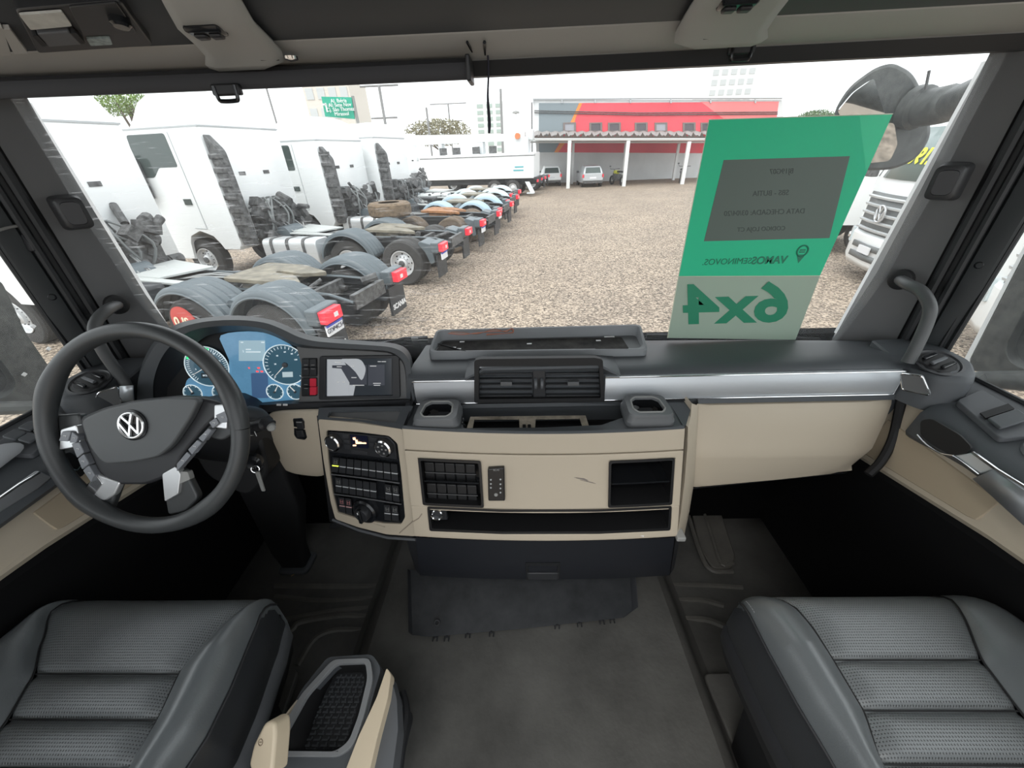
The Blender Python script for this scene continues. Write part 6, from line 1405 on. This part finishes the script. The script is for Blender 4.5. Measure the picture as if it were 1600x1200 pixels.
for i, (x, y) in enumerate(((513, 157), (513, 163.5), (514, 170), (523, 177))):
    pass
o_ = U(530, 158, Y=44.85)
for s_, px_ in (('Al. Ibéria', (529, 157.5)), ('Al. Sete Nov', (531, 164)), ('Cj. São Thomaz', (532, 171)), ('Mirassol', (534, 178))): text(s_, 'sign_lettering', WHT, t, U(*px_, Y=44.8), (1, 0, 0), (0, 0, 1), .42, ext=.02)
q = M(); a = U(510, 168, Y=44.8); q.box(a, (.12, .05, .7)).box(a+V((-.15, 0, .25)), (.3, .05, .12)); q.build('sign_arrow', WHT, t)
q = M(); a = U(553, 160, Y=45.2); q.tube([V((a.x, 45.2, GZ)), V((a.x, 45.2, a.z+.5))], .15, 8); q.build('sign_post', MIDL, t)
def pole(label, px, yt, Yd, arm=0, r=.12, x2=None):
    a = U(px, yt, Y=Yd); t = thing('utility_pole', label, 'pole', (a.x, Yd, GZ), 'poles against the sky')
    q = M(); b = V((a.x, Yd, GZ)); q.tube([b, a], r, 8); q.build('pole_shaft', mat('pole_grey', (.25, .25, .25), .7), t)
    if arm:
        q = M(); q.tube([a+V((-arm, 0, 0)), a+V((arm, 0, 0))], r*.7, 6)
        if arm > 1: q.tube([a+V((-arm*.7, 0, -2.2)), a+V((arm*.7, 0, -2.2))], r*.7, 6)
        q.build('cross_arm', MATS['pole_grey'], t)
pole('tall lamp pole with flat cross arm above the third truck', 592, 134, 40, 1.6)
pole('thin pole rising from the brown tree, left one', 666, 168, 55, .0, .12)
pole('pole with double cross arm behind the brown tree', 700, 162, 72, 2.8)
pole('thin pole right of the blind cord', 782, 139, 60, .0, .15)
pole('short dark pole at the left end of the mural wall', 831, 160, 42, 0, .08)
pole('leaning thin pole above the second truck roof', 414, 130, 30, 0, .06)
t = thing('power_lines', 'dark power lines across the upper mural wall', 'cables', (6, 38, 3))
for y in (173, 176): q = M(); q.tube([U(835, y, Y=40.9), U(1000, y+3.5, Y=40.9), U(1215, y+2, Y=40.9)], .035, 5); q.build('cable', DBR, t)
t = thing('street_lamp', 'small disc-shaped lamp head left of the mural wall', 'street lamp', U(806, 176, Y=50))
q = M(); q.lathe([(.01, .25), (.35, .15), (.42, 0), (.01, -.05)], U(806, 177, Y=50), (0, 0, 1), 18); q.build('lamp_head', MIDL, t); a = U(806, 177, Y=50); q = M(); q.tube([V((a.x, 50, GZ)), a], .05, 6); q.build('lamp_post', WH2, t)

# white trucks on the right
def front_truck(label, pos, rz, logo=True, name='white_truck', win=True, plain=False):
    """local: front faces -y, x across"""
    t = thing(name, label, 'truck')
    q = M(); q.loft([[V((-1.2, -.05+dy, z)) , V((-.9, -.18+dy, z)), V((0, -.24+dy, z)), V((.9, -.18+dy, z)), V((1.2, -.05+dy, z)), V((1.24, 1.9, z)), V((-1.24, 1.9, z))] for z, dy in ((.75, 0), (1.9, .0), (2.9, .30), (3.05, .55), (3.6, .9))], True, True); q.build('cab_body', WH, t)
    q = M(); q.loft([[V((x, -.235*(1-(x/1.25)**2)+(-.03)+dy, z)) for x in (-1.1, -.6, 0, .6, 1.1)] for z, dy in ((1.98, .0), (2.82, .27))]); o = q.build('windscreen', mat('truck_windscreen', (.16, .21, .20), .15), t); o.modifiers.new('s', 'SOLIDIFY').thickness = .03
    f = lambda x: -.25*(1-(x/1.5)**2)
    q = M(); q.loft([[V((x, f(x)-.03, z)) for x in (-.85, -.4, 0, .4, .85)] for z in (.98, 1.72)]); g_ = q.build('grille', mat('grille_grey', (.14, .15, .15), .5), t); g_.modifiers.new('s', 'SOLIDIFY').thickness = .03
    for k in range(5):
        z = 1.02+k*.15; q = M(); q.loft([[V((x, f(x)-.075, z)) for x in (-.84, -.4, 0, .4, .84)], [V((x, f(x)-.09, z+.035)) for x in (-.84, -.4, 0, .4, .84)], [V((x, f(x)-.04, z+.05)) for x in (-.84, -.4, 0, .4, .84)]]); q.build('grille_bar', mat('bar_pale', (.55, .57, .58), .4), g_)
    if logo:
        c = V((0, f(0)-.11, 1.38)); q = M(); q.tube(circ(c, (0, -1, 0), .15, 28), .018, 6, closed=True)
        for P in ([(-.06, .13), (0, .02), (.06, .13)], [(-.125, .07), (-.06, -.115), (0, .0), (.06, -.115), (.125, .07)]):
            for A, B in zip(P, P[1:]): q.tube([c+V((A[0], -.01, A[1])), c+V((B[0], -.01, B[1]))], .016, 5)
        q.build('emblem', mat('emblem_grey', (.6, .61, .62), .3, metal=.5), t)
    q = M(); q.loft([[V((-1.22, .15+dy, z)), V((-1.15, -.12+dy, z)), V((-.8, -.27+dy, z)), V((0, -.33+dy, z)), V((.8, -.27+dy, z)), V((1.15, -.12+dy, z)), V((1.22, .15+dy, z))] for z, dy in ((.30, .05), (.42, 0), (.92, 0), (.98, .05))], False, False); o = q.build('bumper', WH, t); o.modifiers.new('s', 'SOLIDIFY').thickness = .05
    for k in range(2):
        z = .48+k*.2; q = M(); q.loft([[V((x, f(x)-.115, z)) for x in (-.6, 0, .6)], [V((x, f(x)-.115, z+.11)) for x in (-.6, 0, .6)]]); o = q.build('lower_intake', MATS['grille_grey'], t); o.modifiers.new('s', 'SOLIDIFY').thickness = .02
    q = M(); q.b2(-.2, .2, -.40, -.37, .62, .76); q.build('number_plate', PLT, t)
    for sd in (1, -1):
        q = M(); q.prism(rpoly([V((sd*.85, -.28, .70)), V((sd*1.15, -.16, .70)), V((sd*1.17, -.15, .98)), V((sd*.98, -.22, 1.0))], .05, 3), (0, .05, 0)); q.build('headlamp', mat('headlamp_glass', (.5, .55, .56), .12), t)
        q = M(); q.lathe([(.06, 0), (.05, .02), (.001, .025)], V((sd*1.05, -.21, .82)), (sd*.3, -1, 0), 14); q.build('headlamp_bulb', CHR, t)
        for y in (1.0,):
            wheel_l(t, 0, 0, hub=False) if False else None
            q = M(); q.lathe([(.28, -.3), (.48, -.3), (.52, -.2), (.52, -.08), (.46, 0), (.28, 0)], V((sd*1.18, 1.0, .52)), (sd, 0, 0), 28, caps=False); q.build('wheel', TY, t)
        q = M(); q.box((sd*1.45, -.05, 2.3), (.26, .14, .7)).tube([V((sd*1.2, .1, 2.75)), V((sd*1.45, -.02, 2.7))], .04, 6); q.build('mirror', DBR, t, bev=.03)
    q = M(); q.b2(-.5, .5, 1.9, 7, .75, 1.0); q.build('frame_rail', FR_, t); q = M(); q.b2(-1.22, 1.22, 2.0, 5.5, 1.0, 3.2) if plain else q.b2(-1.0, 1.0, 2.0, 2.3, 1, 1.3); q.build('rear_body', WH, t)
    t.location = (*pos, GZ); t.rotation_euler = (0, 0, rz); return t
vwt = front_truck('white truck with emblem grille and yellow windscreen figures, at the right beyond the sign', (7.6, 8.35), math.radians(-102))
YEL = mat('marker_yellow', (.85, .85, .05), .5)
text('2190V', 'windscreen_figures', YEL, vwt, (.05, -.16, 2.36), (-1, 0, 0), (0, .3, 1), .36, ext=.004, bold=.012)
text('CONSTELLATION', 'front_lettering', GLD, vwt, (.0, .26, 2.98), (1, 0, 0), (0, .3, 1), .18, ext=.004, bold=.002)
front_truck('white truck half hidden behind the green sign, left of the emblem truck', (8.5, 12.1), math.radians(-102), logo=False)
front_truck('white truck seen through the right door window', (6.5, 4.3), math.radians(-102), logo=False)
front_truck('white truck at the right edge, reflected behind the door mirror', (5.6, .6), math.radians(-102), logo=False)
# truck seen through the left window: big wheel
0 and tractor('white truck seen through the left door window, nearest on that side', (-3.2, 2.1), 14, 2.2, FEN, seed=11, tank=False, ax=(.9,), eng=False, stack=False, rearf='front')
# door mirrors
def housing(s, label, lap=True):
    t = thing('door_mirror', label, 'mirror', (s*1.45, .75, -.35), 'exterior door mirrors'); return t
MG = mat('mirror_shell', (.055, .06, .06), .5, noise=(30, .4, (.10, .105, .10)), bump=(60, .3, .001)); MR = mat('mirror_glass', (.75, .77, .77), .04, metal=1)
t = housing(1, 'dark mirror housing on the right door, seen through the side window')
X1 = 1.42
F = lambda L, x=X1: [U(px, py, X=x) for px, py in L]
sh = [(1513, 578), (1516, 560), (1600, 400), (1680, 240), (1740, 260), (1740, 640), (1600, 588), (1560, 587)]
q = M(); q.holed(rpoly(F(sh), .02, 3), [rpoly(F([(1570, 545), (1592, 500), (1640, 420), (1700, 400), (1700, 590), (1600, 578), (1578, 566)]), .02, 3)], (.10, .03, 0)); q.build('mirror_housing', MG, t, bev=.01)
q = M(); q.prism(rpoly(F([(1513, 578), (1516, 560), (1600, 396), (1680, 236), (1684, 228), (1598, 388), (1506, 562), (1504, 580)], X1+.02), .004, 2), (.02, 0, 0)); q.build('white_edge', WH, t)
q = M(); q.prism(rpoly(F([(1565, 548), (1590, 498), (1640, 416), (1704, 396), (1704, 594), (1598, 582), (1572, 570)], X1+.04), .02, 3), (.01, 0, 0)); q.build('mirror_glass', MR, t)
q = M(); q.tube([U(1508, 604, X=1.25), U(1530, 592, X=1.32), U(1620, 596, X=1.40)], [.03, .022, .03], 10); q.build('mirror_arm', MG, t)
t = housing(-1, 'dark mirror housing on the left door, seen through the side window')
F = lambda L, x=-1.42: [U(px, py, X=x) for px, py in L]
q = M(); q.holed(rpoly(F([(-150, 330), (-20, 430), (3, 440), (40, 520), (95, 600), (82, 622), (40, 633), (-150, 650)]), .02, 3), [rpoly(F([(-120, 470), (-30, 540), (0, 560), (28, 600), (10, 622), (-120, 632)]), .03, 3)], (-.10, .03, 0)); q.build('mirror_housing', MG, t, bev=.01)
q = M(); q.prism(rpoly(F([(-125, 460), (-30, 535), (4, 556), (33, 600), (12, 628), (-125, 638)], -1.46), .03, 3), (-.01, 0, 0)); q.build('mirror_glass', MR, t)
q = M(); q.tube([U(95, 632, X=-1.25), U(60, 636, X=-1.32), U(-60, 640, X=-1.42)], [.02, .018, .02], 10); q.build('mirror_arm', MG, t)
for x, y in ((52, 510), (76, 545), (95, 578), (38, 585)):
    c = U(x, y, X=-1.41); q = M(); q.box(c, (.004, .010, .008), Matrix.Rotation(.4, 3, 'X')); q.build('housing_clip', WHT, t)
# front mirror on its arm at the right corner of the windscreen
t = thing('corner_mirror', 'grey corner mirror on a curved arm outside the windscreen, above the sign', 'mirror', U(1400, 170, Y=1.5))
Yq = 1.55; F = lambda L, d=0: [U(x, y, Y=Yq+d) for x, y in L]
q = M(); q.loft([rpoly(F([(1300, 176), (1326, 134), (1368, 104), (1395, 97), (1425, 112), (1440, 140), (1452, 165), (1455, 215), (1432, 250), (1395, 266), (1345, 268), (1312, 236)], 0), .03, 4), rpoly(F([(1322, 175), (1336, 148), (1374, 118), (1396, 108), (1424, 122), (1436, 148), (1446, 172), (1448, 212), (1428, 240), (1395, 252), (1356, 252), (1330, 236)], .16), .03, 4)], True, True); q.build('mirror_housing', MG, t, bev=.01)
q = M(); q.prism([p+V((0, (p.z-.12)*-.12, 0)) for p in rpoly(F([(1312, 172), (1334, 144), (1364, 122), (1374, 150), (1388, 184), (1322, 188)], -.035), .01, 3)], (0, .006, 0)); q.build('upper_mirror_glass', MR, t)
q = M(); q.prism([p+V((0, (p.z-.0)*-.35, 0)) for p in rpoly(F([(1336, 196), (1392, 192), (1406, 226), (1400, 252), (1350, 257)], -.045), .012, 3)], (0, .006, 0)); q.build('lower_mirror_glass', MR, t)
q = M(); q.tube(spline([U(1425, 168, Y=1.55), U(1450, 168, Y=1.5), U(1490, 160, Y=1.42), U(1530, 145, Y=1.3), U(1600, 118, Y=1.15)], 5), [.06]*4+[.05]*6+[.042]*6+[.045]*5, 16); q.build('mirror_arm', MG, t)
q = M(); q.tube([U(1446, 140, Y=1.5), U(1452, 110, Y=1.5)], .004, 5); q.build('antenna', DBR, t)
